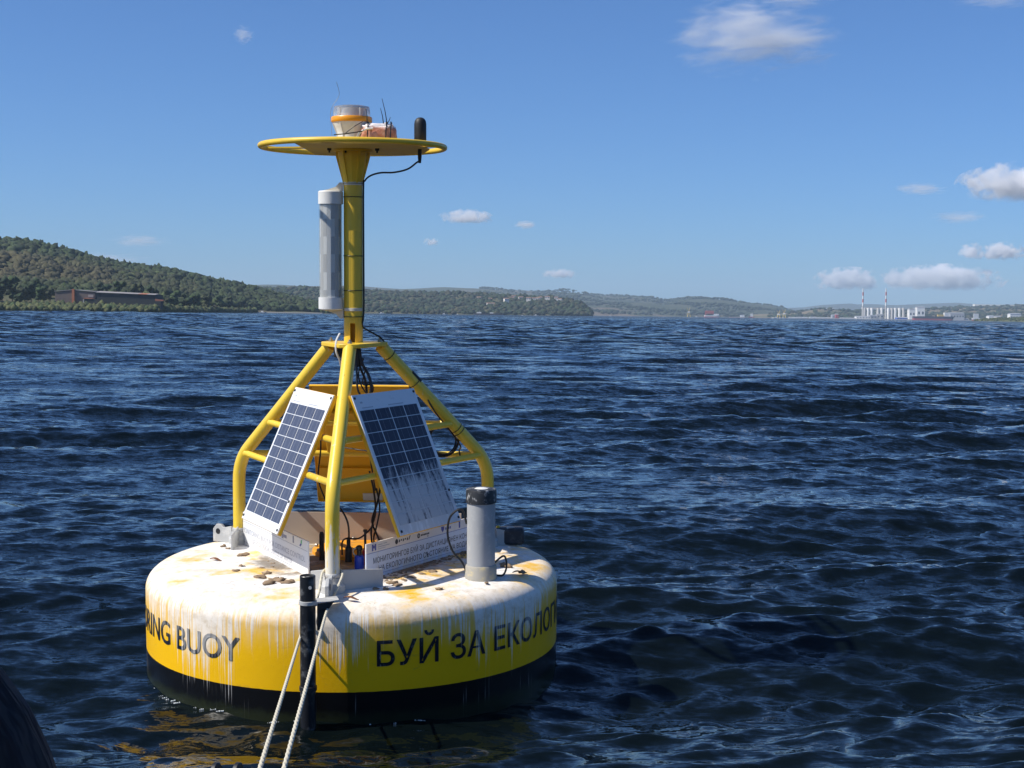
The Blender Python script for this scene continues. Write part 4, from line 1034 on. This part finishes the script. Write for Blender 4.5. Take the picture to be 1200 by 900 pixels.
# ------------------------------------------------------------------ port: power station, stacks, ships, cranes, sheds, far boats
PD = 3900.0
def PXw(px, d=PD): return (px-600)/FPX*d
def PZ(px, py, d=PD): return CAMH+(hor(px)-py)/FPX*d
M['portwhite'] = mat('port_white', (.72, .71, .68), .8); M['concrete'] = mat('port_concrete', (.48, .46, .43), .9); M['portblue'] = mat('port_blue', (.02, .10, .50), .6)
M['portgrey'] = mat('port_grey', (.30, .31, .33), .8); M['stackred'] = mat('stack_red', (.45, .07, .05), .8); M['shipred'] = mat('ship_red', (.38, .05, .06), .6); M['shipdark'] = mat('ship_dark', (.03, .03, .05), .6); M['yellowcrane'] = mat('crane_yellow', (.60, .42, .10), .7)
def far_box(px0, px1, pyt, pyb=None, d=PD, depth=30, zb=-1.0):
    """corner-based box in world metres relative to its own base centre"""
    x0, x1 = PXw(px0, d), PXw(px1, d); zt = PZ((px0+px1)/2, pyt, d); z0 = zb if pyb is None else PZ((px0+px1)/2, pyb, d)
    return (x0, x1, z0, zt, d, depth)
def add_box(name, bx, m, parent):
    x0, x1, z0, z1, d, dep = bx; lx = parent.location
    return MB().box(((x0+x1)/2-lx.x, d+dep/2-lx.y, (z0+z1)/2-lx.z), (x1-x0, dep, z1-z0)).build(name, m, parent, False)
def far_thing(name, px, d, label, cat, group=None):
    o = empty(name, (PXw(px, d), d, 1.0)); tag(o, label, cat, group); return o
quay = MB().box((PXw(1040, PD+70), PD+70, -.1), (PXw(1175)-PXw(905), 130, 4)).build('quay', M['concrete'], None, False); tag(quay, kind='structure')
ps = far_thing('silo_block', 1035, PD+60, 'row of tall white storage silos beside two striped stacks', 'silo')
for i, (x, w_) in enumerate(((1011.5, 3.2), (1015.6, 3.2), (1019.8, 3.2), (1027.2, 3.2), (1031.4, 3.2), (1039.3, 3.2), (1043.4, 3.2), (1047.4, 3.0), (1052.2, 3.0), (1056.8, 3.0))):
    r = w_/2/FPX*(PD+60); h = PZ(x, 361, PD+60)
    MB().lathe([(r, -2), (r, h-1), (r*.9, h), (.1, h+.5)], 16, (PXw(x, PD+60)-ps.location.x, 0, -1)).build('silo', M['portwhite'] if i % 3 else M['concrete'], ps)
add_box('elevator_house', far_box(1009, 1057, 362.4, 360.6, PD+66, 14), M['concrete'], ps)
for px, top, lab in ((1009.3, 338.5, 'red and white banded chimney stack left of the silos'), (1036.2, 338.2, 'grey and red banded chimney stack rising amid the silos')):
    st = far_thing('chimney_stack', px, PD+30, lab, 'chimney', 'port chimney stacks'); h = PZ(px, top, PD+30)
    n = 9
    for k in range(n):
        z0, z1 = h*k/n, h*(k+1)/n; r0, r1 = 2.5-1.0*k/n, 2.5-1.0*(k+1)/n
        MB().lathe([(r0, z0), (r1, z1-.02)], 14, (0, 0, -1)).build('band', (M['stackred'] if k % 2 else M['portwhite']) if k > 3 else M['concrete'], st)
PB = [(1002, 1019, 371.2, 'low white terminal building on the quay', 'portwhite'), (1019, 1026, 370, 'small grey pump house below the silos', 'portgrey'), (1026, 1034, 368.6, 'pale machine hall below the second stack', 'concrete'), (1040, 1049, 369.2, 'grey workshop right of the second stack', 'portgrey'),
      (1049.5, 1062, 372.4, 'bright blue container shed on the quay', 'portblue'), (1064, 1071, 362.5, 'tall white grain tower by the ship', 'portwhite'), (924, 932, 372.4, 'short white quay shed', 'portwhite'), (933, 945.5, 372.3, 'long white quay shed', 'portwhite'), (948, 955, 372.2, 'white shed in the quay row', 'portwhite'), (956, 972, 372.8, 'cream low warehouse by the water', 'concrete'),
      (974, 977, 369.6, 'narrow grey tower at the dock', 'portgrey'), (978.5, 981, 368.6, 'rust red tower at the dock', 'shipred'), (984, 1001, 373.2, 'low grey depot along the dock', 'portgrey'), (967.5, 976.5, 362, 'white building on the low rise behind the port', 'portwhite'),
      (1112, 1128.5, 367.2, 'large grey gabled hall behind the ship', 'portgrey'), (1117, 1134, 374, 'low white quay store beneath the grey hall', 'portwhite'), (1182, 1195, 368, 'white sheds behind the spit', 'portwhite'), (1157, 1163, 370.5, 'small white store by the spit', 'portwhite'), (1166, 1171, 371, 'small cream store by the spit', 'concrete'), (1073, 1082, 360.3, 'white conveyor house above the ship', 'portwhite')]
for i, (a, b, top, lab, m) in enumerate(PB):
    d = PD+20+(i % 4)*14+(900 if 'rise' in lab else 0); zb = -1.0
    t_ = far_thing('port_building', (a+b)/2, d, lab, 'building')
    bx = far_box(a, b, top, None, d, 22); add_box('wall', bx, M[m], t_)
    hgt = bx[3]
    W_ = bx[1]-bx[0]
    MB().quad_grid([[(-W_/2-.5, -.6, hgt-1), (-W_/2-.5, 22.6, hgt-1), (-W_/2-.5, 11, hgt+1.2)], [(W_/2+.5, -.6, hgt-1), (W_/2+.5, 22.6, hgt-1), (W_/2+.5, 11, hgt+1.2)]]).build('roof', M['portgrey'], t_, False)
    nw = max(2, int(W_/7))
    for k in range(nw): MB().box((-W_/2+W_*(k+.5)/nw, -.05, (hgt-1)*.55), (W_/nw*.45, .2, max(1.2, (hgt-1)*.22))).build('window', M['glass'], t_, False)
def ship(name, px0, px1, d, hullm, bootm, wl, deck, houses, masts, label, flip=1):
    o = far_thing(name, (px0+px1)/2, d, label, 'ship'); Ls = PXw(px1, d)-PXw(px0, d); o.location.z = 0; dk = PZ((px0+px1)/2, deck, d)
    def sec(x, z, b, k): return (x, b*k, z)
    def loft(z0, z1, m, nm, fl0, fl1):
        rows = []
        for z, fl in ((z0, fl0), (z1, fl1)):
            pts = [(-.5, .55), (-.47, .9), (-.3, 1), (.25, 1), (.42, .7), (.5+fl, .03)]
            rows.append([(x*Ls*flip, -y*Ls*.07, z) for x, y in pts]+[(x*Ls*flip, y*Ls*.07, z) for x, y in reversed(pts)])
        MB().quad_grid(rows).build(nm, m, o, False)
    wz = dk*.42
    loft(-1, wz, bootm, 'boot_topping', -.03, -.01); loft(wz+.01, dk, hullm, 'hull', -.01, .02)
    for x0, x1, top, m in houses: add = MB().box(((PXw((x0+x1)/2, d)-o.location.x), 0, (dk+PZ(x0, top, d))/2), (PXw(x1, d)-PXw(x0, d), Ls*.09, PZ(x0, top, d)-dk)).build('deckhouse', M[m], o, False)
    for x, top in masts: MB().tube([(PXw(x, d)-o.location.x, 0, dk-.5), (PXw(x, d)-o.location.x, 0, PZ(x, top, d))], Ls*.004+.12, 6).build('mast', M['portgrey'], o)
    return o
ship('cargo_ship', 1068, 1116, PD-160, M['shipdark'], M['shipred'], 376, 370.8, ((1104.5, 1110, 366.2, 'portwhite'), (1097, 1103.5, 368.6, 'yellowcrane')), ((1106, 364.3), (1080, 368)), 'long dark cargo ship with red underside moored at the quay', 1)
ship('white_ship', 1137, 1147, PD-100, M['portwhite'], M['shipred'], 376, 372.6, ((1139, 1145, 367.5, 'portwhite'),), ((1142.5, 365),), 'white ship with tall superstructure near the spit', -1)
ship('red_tanker', 824, 842, 4300, M['portwhite'], M['shipred'], 373, 369.4, ((825, 835, 364, 'stackred'), (826, 841, 367.6, 'portwhite')), ((827, 361.5), (838, 364)), 'red and white ship lying in the far bay', 1)
ship('tug', 876, 883, 4300, M['shipred'], M['shipdark'], 373, 371.2, ((878, 881, 367.5, 'portwhite'),), ((880, 364.5),), 'small red tug in the far bay', 1)
ship('pale_barge', 853, 874, 4350, M['concrete'], M['shipred'], 373, 371.6, ((866, 871, 369, 'portwhite'),), ((868, 368),), 'low pale barge beside the red tug', 1)
ship('dark_ferry', 554, 590, 2200, M['shipdark'], M['shipdark'], 368, 367.3, ((557.5, 563, 365.6, 'portwhite'), (573, 577, 366, 'portwhite')), ((561, 364.3),), 'long dark hulled vessel with white cabins below the headland', -1)
def small_boat(px, d, L_, label, mast=0):
    o = far_thing('small_boat', px, d, label, 'boat'); o.location.z = 0
    MB().quad_grid([[(-L_*.42, -L_*.13, -.3), (L_*.3, -L_*.13, -.3), (L_*.45, 0, -.3), (L_*.3, L_*.13, -.3), (-L_*.42, L_*.13, -.3)], [(-L_*.45, -L_*.16, L_*.13), (L_*.3, -L_*.16, L_*.13), (L_*.55, 0, L_*.17), (L_*.3, L_*.16, L_*.13), (-L_*.45, L_*.16, L_*.13)]]).build('hull', M['portwhite'], o, False)
    MB().box((-L_*.05, 0, L_*.2), (L_*.3, L_*.2, L_*.16)).build('cabin', M['portwhite'], o, False)
    MB().box((L_*.105, 0, L_*.21), (L_*.02, L_*.16, L_*.08)).build('windscreen', M['glass'], o, False)
    if mast: MB().tube([(0, 0, L_*.2), (0, 0, mast)], .12, 6).build('mast', M['portgrey'], o)
small_boat(446, 1900, 7, 'small white boat moored beside the mast of the buoy', 0); small_boat(519.5, 2000, 6, 'white boat at a wooden landing below the wood', 5); small_boat(535, 2000, 4, 'tiny white boat close to the landing', 0)
small_boat(611, 1700, 3.0, 'tiny white dinghy on the open water', 0); small_boat(627, 1900, 6, 'low white boat off the end of the headland', 0); small_boat(714, 3300, 6, 'white sailing boat in front of the far plateau', 9); small_boat(307, 1150, 6, 'grey white boat at the end of the left shore', 0)
small_boat(908.5, 3900, 13, 'white harbour boat at the left end of the quay', 16); small_boat(916.5, 3900, 10, 'cream harbour boat at the left end of the quay', 20); small_boat(815, 4250, 9, 'pink and white boat ahead of the red and white ship', 0)
def crane(px, d, top, label, m='yellowcrane'):
    o = far_thing('harbour_crane', px, d, label, 'crane', 'harbour cranes'); h = PZ(px, top, d)-1; w_ = 9
    for sx in (-1, 1):
        for sy in (-1, 1): MB().tube([(sx*w_/2, sy*w_/2, -2), (sx*1.6, sy*1.6, h*.45)], .7, 5).build('leg', M[m], o)
    MB().box((0, 0, h*.5), (6, 6, h*.14)).build('cab', M['portwhite'], o, False)
    MB().tube([(0, 0, h*.5), (3, 0, h)], .6, 5).build('tower', M[m], o); MB().tube([(0, 0, h*.55), (-h*.22, 0, h*.98)], .5, 5).build('jib', M[m], o)
crane(806, 4300, 360.2, 'pale yellow crane barge left of the red and white ship'); crane(911, 4000, 364, 'small cream crane at the left end of the quay'); crane(917.5, 4000, 362.8, 'taller cream crane at the left end of the quay'); crane(1067, 3950, 361.5, 'pale crane at the bow of the cargo ship')
dam = MB().box((PXw(1180, 6300), 6300, PZ(1180, 357.6, 6300)-6), (PXw(1230, 6300)-PXw(1148, 6300), 30, 16)).build('quarry_face', M['portwhite'], None, False); tag(dam, kind='structure')
beach = MB().box(((335-600)/FPX*1180, 1180, .25), (58, 9, .9)).build('pale_jetty', M['concrete'], None, False, bevel=.1); tag(beach, 'long low pale jetty at the tip of the left shore', 'jetty')

# ------------------------------------------------------------------ haze over the bay
hz = bpy.data.materials.new('haze'); hz.use_nodes = True; t = NT(hz); t.n.remove(t.n['Principled BSDF'])
pv = t.add('ShaderNodeVolumePrincipled'); pv.inputs['Color'].default_value = (.64, .82, 1, 1); pv.inputs['Density'].default_value = HAZE = 7.5e-5; pv.inputs['Anisotropy'].default_value = 0
t.link(pv.outputs[0], t.n['Material Output'].inputs['Volume'])
ho = MB().box((0, 6500, 139), (16000, 14000, 282)).build('haze', hz, None, False); tag(ho, 'thin blue haze over the bay', 'haze', kind='stuff')

# ------------------------------------------------------------------ clouds: closed volumes far behind the haze
def cloud(px0, px1, py0, py1, d, dens, label, kind, seed, thick=None):
    pc_ = at((px0+px1)/2, (py0+py1)/2, d); W_ = (px1-px0)/FPX*d; H_ = (py1-py0)/FPX*d
    bm = bmesh.new(); bmesh.ops.create_icosphere(bm, subdivisions=3, radius=1)
    me = bpy.data.meshes.new('cloud'); bm.to_mesh(me); bm.free()
    m = bpy.data.materials.new('cloud_vapour'); m.use_nodes = True; t = NT(m); t.n.remove(t.n['Principled BSDF'])
    co = t.objco(); X, Y, Z = t.xyz(co); asp = W_/H_
    r = t.math('SQRT', t.math('ADD', t.math('MULTIPLY', X, X), t.math('ADD', t.math('MULTIPLY', Y, Y), t.math('MULTIPLY', Z, Z))))
    if kind == 'cumulus':
        v = t.comb(t.math('ADD', t.math('MULTIPLY', X, asp*.75), seed*3.1), t.math('MULTIPLY', Y, asp*.5), t.math('MULTIPLY', Z, .9))
        n = t.noise(v, 1.7, 7, .6)
        f = t.math('ADD', t.math('SUBTRACT', .60, t.math('MULTIPLY', r, .74)), t.math('MULTIPLY', t.math('SUBTRACT', n, .5), 2.3))
        flat = t.smooth(t.math('ADD', Z, t.math('MULTIPLY', n, .5)), -.45, .05)          # level base
        dn = t.math('MULTIPLY', t.smooth(f, .02, .30), flat)
    else:
        v = t.comb(t.math('ADD', t.math('MULTIPLY', X, 1.6), seed*3.1), t.math('MULTIPLY', Y, 1.0), t.math('ADD', t.math('MULTIPLY', Z, 2.6), t.math('MULTIPLY', X, -.5)))
        n = t.noise(v, 1.6, 7, .62, .5)
        f = t.math('ADD', t.math('SUBTRACT', .60, t.math('MULTIPLY', r, .75)), t.math('MULTIPLY', t.math('SUBTRACT', n, .5), 1.4))
        dn = t.smooth(f, -.02, .6)
    pv = t.add('ShaderNodeVolumePrincipled'); pv.inputs['Color'].default_value = (.97, .97, .98, 1); pv.inputs['Anisotropy'].default_value = .1
    t.link(t.math('MULTIPLY', dn, dens/(H_ if kind == 'cumulus' else H_)), pv.inputs['Density'])
    t.link(pv.outputs[0], t.n['Material Output'].inputs['Volume'])
    o = finish('cloud', me, m); o.location = pc_; o.scale = (W_/2, (thick or W_*.5)/2, H_/2); tag(o, label, 'cloud'); return o
CD = 18000
cloud(770, 1000, -12, 98, CD, 5.5, 'large wispy white cloud high in the blue sky', 'wisp', 1, 700)
cloud(860, 990, -22, 14, CD, 1.5, 'thin streak of cloud above the large wispy one', 'wisp', 2, 400)
cloud(1118, 1330, 186, 246, CD, 8, 'bright puffy cumulus cloud with flat base', 'cumulus', 3)
cloud(1040, 1115, 212, 231, CD, 1.1, 'faint grey cloudlet beside the puffy cumulus', 'wisp', 4, 400)
cloud(1085, 1165, 245, 264, CD, .9, 'faint streak of cloud below the puffy cumulus', 'wisp', 5, 400)
cloud(1122, 1154, 282, 309, CD, 7, 'small round white cloud puff', 'cumulus', 6)
cloud(1146, 1204, 282, 310, CD, 7, 'small double white cloud puff', 'cumulus', 7)
cloud(950, 1040, 312, 346, CD, 8, 'low heaped white cloud behind the chimney stacks', 'cumulus', 8)
cloud(1024, 1182, 308, 347, CD, 8, 'long low bank of white cumulus over the port', 'cumulus', 9)
cloud(512, 580, 244, 266, CD, 4, 'small flat white cloud right of the mast', 'cumulus', 10)
cloud(600, 632, 257, 270, CD, 2, 'tiny faint cloudlet near the small flat cloud', 'wisp', 11, 300)
cloud(634, 678, 314, 329, CD, 4, 'small white cloud low over the far plateau', 'cumulus', 12)
cloud(494, 516, 278, 290, CD, 3, 'tiny white puff right of the mast', 'cumulus', 13)
cloud(120, 205, 272, 293, CD, 1.0, 'faint flat cloud above the left hill', 'wisp', 14, 400)
cloud(270, 300, 28, 54, CD, 1.4, 'tiny faint wisp high up left of the lantern', 'wisp', 15, 300)
cloud(60, 190, 292, 318, CD, 1.2, 'thin pale cloud bank behind the left hill', 'wisp', 16, 400)
cloud(1100, 1230, -14, 14, CD, .7, 'thin wisp at the top of the sky over the cumulus', 'wisp', 17, 400)

# ------------------------------------------------------------------ the boat the picture is taken from, and the person sitting in it
boat = empty('open_boat', (-.47, 0, 0)); tag(boat, 'open grey work boat the mooring rope leads to', 'boat')
def bsec(y):
    k = max(0.0, min(1.0, (2.62-y)/2.4)); b = .95*(k**.55) if k > 0 else 0
    b = max(b, .05); keel = -.28+.30*(1-k)**2
    return b, keel
rows_o, rows_i = [], []
for i in range(25):
    y = -2.9+5.5*i/24; b, kz = bsec(y)
    prof_ = [(-1, .575), (-.97, .35), (-.85, .05), (-.5, -.8), (0, -1), (.5, -.8), (.85, .05), (.97, .35), (1, .575)]
    def pt(u, q, ins): return (u*max(b-ins, .012), y, (q if q >= 0 else q*-kz)+ins*(.3 if q < 0 else 0))
    rows_o.append([pt(u, q, 0) for u, q in prof_]+[pt(u, q, .035) for u, q in reversed(prof_)])
MB().quad_grid(rows_o).build('hull', worn('boat_paint', (.50, .52, .54), (.3, .3, .3), 6, .5, .4), boat, True, 40)
MB().box((0, -.55, .16), (1.52, 4.2, .03)).build('floor', worn('boat_floor', (.20, .20, .20), (.1, .1, .1), 8, .7, .5), boat, False)
MB().box((0, .95, .52), (1.58, .34, .04)).build('thwart', M['bark'], boat, False, bevel=.006)
MB().box((0, -1.6, .50), (1.76, .34, .04)).build('thwart', M['bark'], boat, False, bevel=.006)
fd = MB(); fd.quad_grid([[(-bsec(y)[0]+.02, y, .565), (bsec(y)[0]-.02, y, .565), (bsec(y)[0]-.02, y, .59), (-bsec(y)[0]+.02, y, .59)] for y in (1.6, 1.9, 2.2, 2.45, 2.56)])
fd.build('foredeck', M['pvc'], boat, False)
for dx, px in ((0, 253), (0, 278.5)):
    p = at(px, 904.5, 2.43)-boat.location
    c = MB().lathe([(.001, -.005), (.013, -.005), (.0155, -.003), (.0155, .003), (.013, .005), (.001, .005)], 24).build('roller_cheek', M['rubber'], boat)
    c.matrix_local = Matrix.Translation(p) @ Matrix.Rotation(R(75), 4, 'Z') @ Matrix.Rotation(math.pi/2, 4, 'X')
    MB().box((p.x, p.y, (p.z+.59)/2), (.010, .022, p.z-.59)).build('roller_bracket', M['steel'], boat, False)
cl = (r_end1+r_end2)/2-boat.location
MB().tube([(cl.x-.06, cl.y, cl.z-.004), (cl.x+.06, cl.y, cl.z-.004)], .011, 10).build('cleat_bar', M['steel'], boat)
for s in (-1, 1): MB().tube([(cl.x+s*.02, cl.y, .585), (cl.x+s*.02, cl.y, cl.z)], .010, 8).build('cleat_post', M['steel'], boat)

def person():
    J = {}; E_ = []
    def add(n, p, r, par=None):
        J[n] = (Vector(p), r); 
        if par: E_.append((par, n))
    bx_, by_ = -.596, .98
    add('pelvis', (bx_, by_-.05, .66), .15); add('waist', (bx_, by_-.03, .84), .140, 'pelvis'); add('chest', (bx_, by_+.02, 1.02), .155, 'waist'); add('upper', (bx_, by_+.05, 1.13), .12, 'chest')
    add('neck', (bx_-.01, by_+.08, 1.25), .055, 'upper'); add('skull', (bx_-.02, by_+.11, 1.36), .088, 'neck'); add('crown', (bx_-.02, by_+.12, 1.46), .075, 'skull')
    add('nose', (bx_-.02, by_+.21, 1.375), .016, 'skull')
    for s, tag_ in ((1, 'r'), (-1, 'l')):
        add('sh'+tag_, (bx_+s*.150, by_+.07, 1.150), .112, 'upper'); add('de'+tag_, (bx_+s*.190, by_+.07, 1.085), .100, 'sh'+tag_); add('el'+tag_, (bx_+s*.235, by_+.14, .84), .072, 'de'+tag_)
        add('wr'+tag_, (bx_+s*.17, by_+.38, .74), .036, 'el'+tag_); add('pa'+tag_, (bx_+s*.155, by_+.46, .725), .036, 'wr'+tag_)
        for q in range(4):
            add('f%d'%q+tag_, (bx_+s*(.125+.018*q), by_+.525-.006*abs(q-1.5), .715), .0095, 'pa'+tag_); add('g%d'%q+tag_, (bx_+s*(.125+.018*q), by_+.55, .685), .0085, 'f%d'%q+tag_)
        add('th'+tag_, (bx_+s*.11, by_+.49, .715), .011, 'pa'+tag_); add('tj'+tag_, (bx_+s*.10, by_+.515, .70), .0095, 'th'+tag_)
        add('hi'+tag_, (bx_+s*.10, by_+.02, .63), .105, 'pelvis'); add('kn'+tag_, (bx_+s*.14, by_+.45, .63), .072, 'hi'+tag_); add('an'+tag_, (bx_+s*.14, by_+.47, .26), .048, 'kn'+tag_)
        add('to'+tag_, (bx_+s*.15, by_+.63, .215), .038, 'an'+tag_)
    ns = list(J); me = bpy.data.meshes.new('person'); me.from_pydata([J[n][0] for n in ns], [(ns.index(a), ns.index(b)) for a, b in E_], [])
    o = bpy.data.objects.new('person', me); col.objects.link(o)
    sk = o.modifiers.new('skin', 'SKIN'); sk.use_smooth_shade = True
    lay = me.skin_vertices[0] if me.skin_vertices else None
    for i, n in enumerate(ns):
        me.skin_vertices[0].data[i].radius = (J[n][1], J[n][1]); me.skin_vertices[0].data[i].use_root = (n == 'pelvis')
    ss = o.modifiers.new('sub', 'SUBSURF'); ss.levels = 2; ss.render_levels = 2
    m = mat('dark_clothes', (.006, .006, .016), .9); t = NT(m); p = t.add('ShaderNodeNewGeometry').outputs['Position']; X, Y, Z = t.xyz(p)
    cloth = t.mix(t.smooth(t.noise(p, 14, 4, .6), .35, .65), (.002, .002, .005), (.005, .005, .014))
    c = t.mix(t.math('GREATER_THAN', Z, 1.225), cloth, (.42, .25, .18)); c = t.mix(t.math('GREATER_THAN', Z, 1.43), c, (.02, .014, .01))
    t.base(c); t.bump(t.noise(t.comb(t.math('MULTIPLY', X, 3), t.math('MULTIPLY', Y, 3), t.math('MULTIPLY', Z, 1.0)), 7, 3, .5), .9, .05)
    me.materials.append(m)
    tag(o, 'seated person in a dark navy jacket leaning at the edge of the boat', 'person')
person()
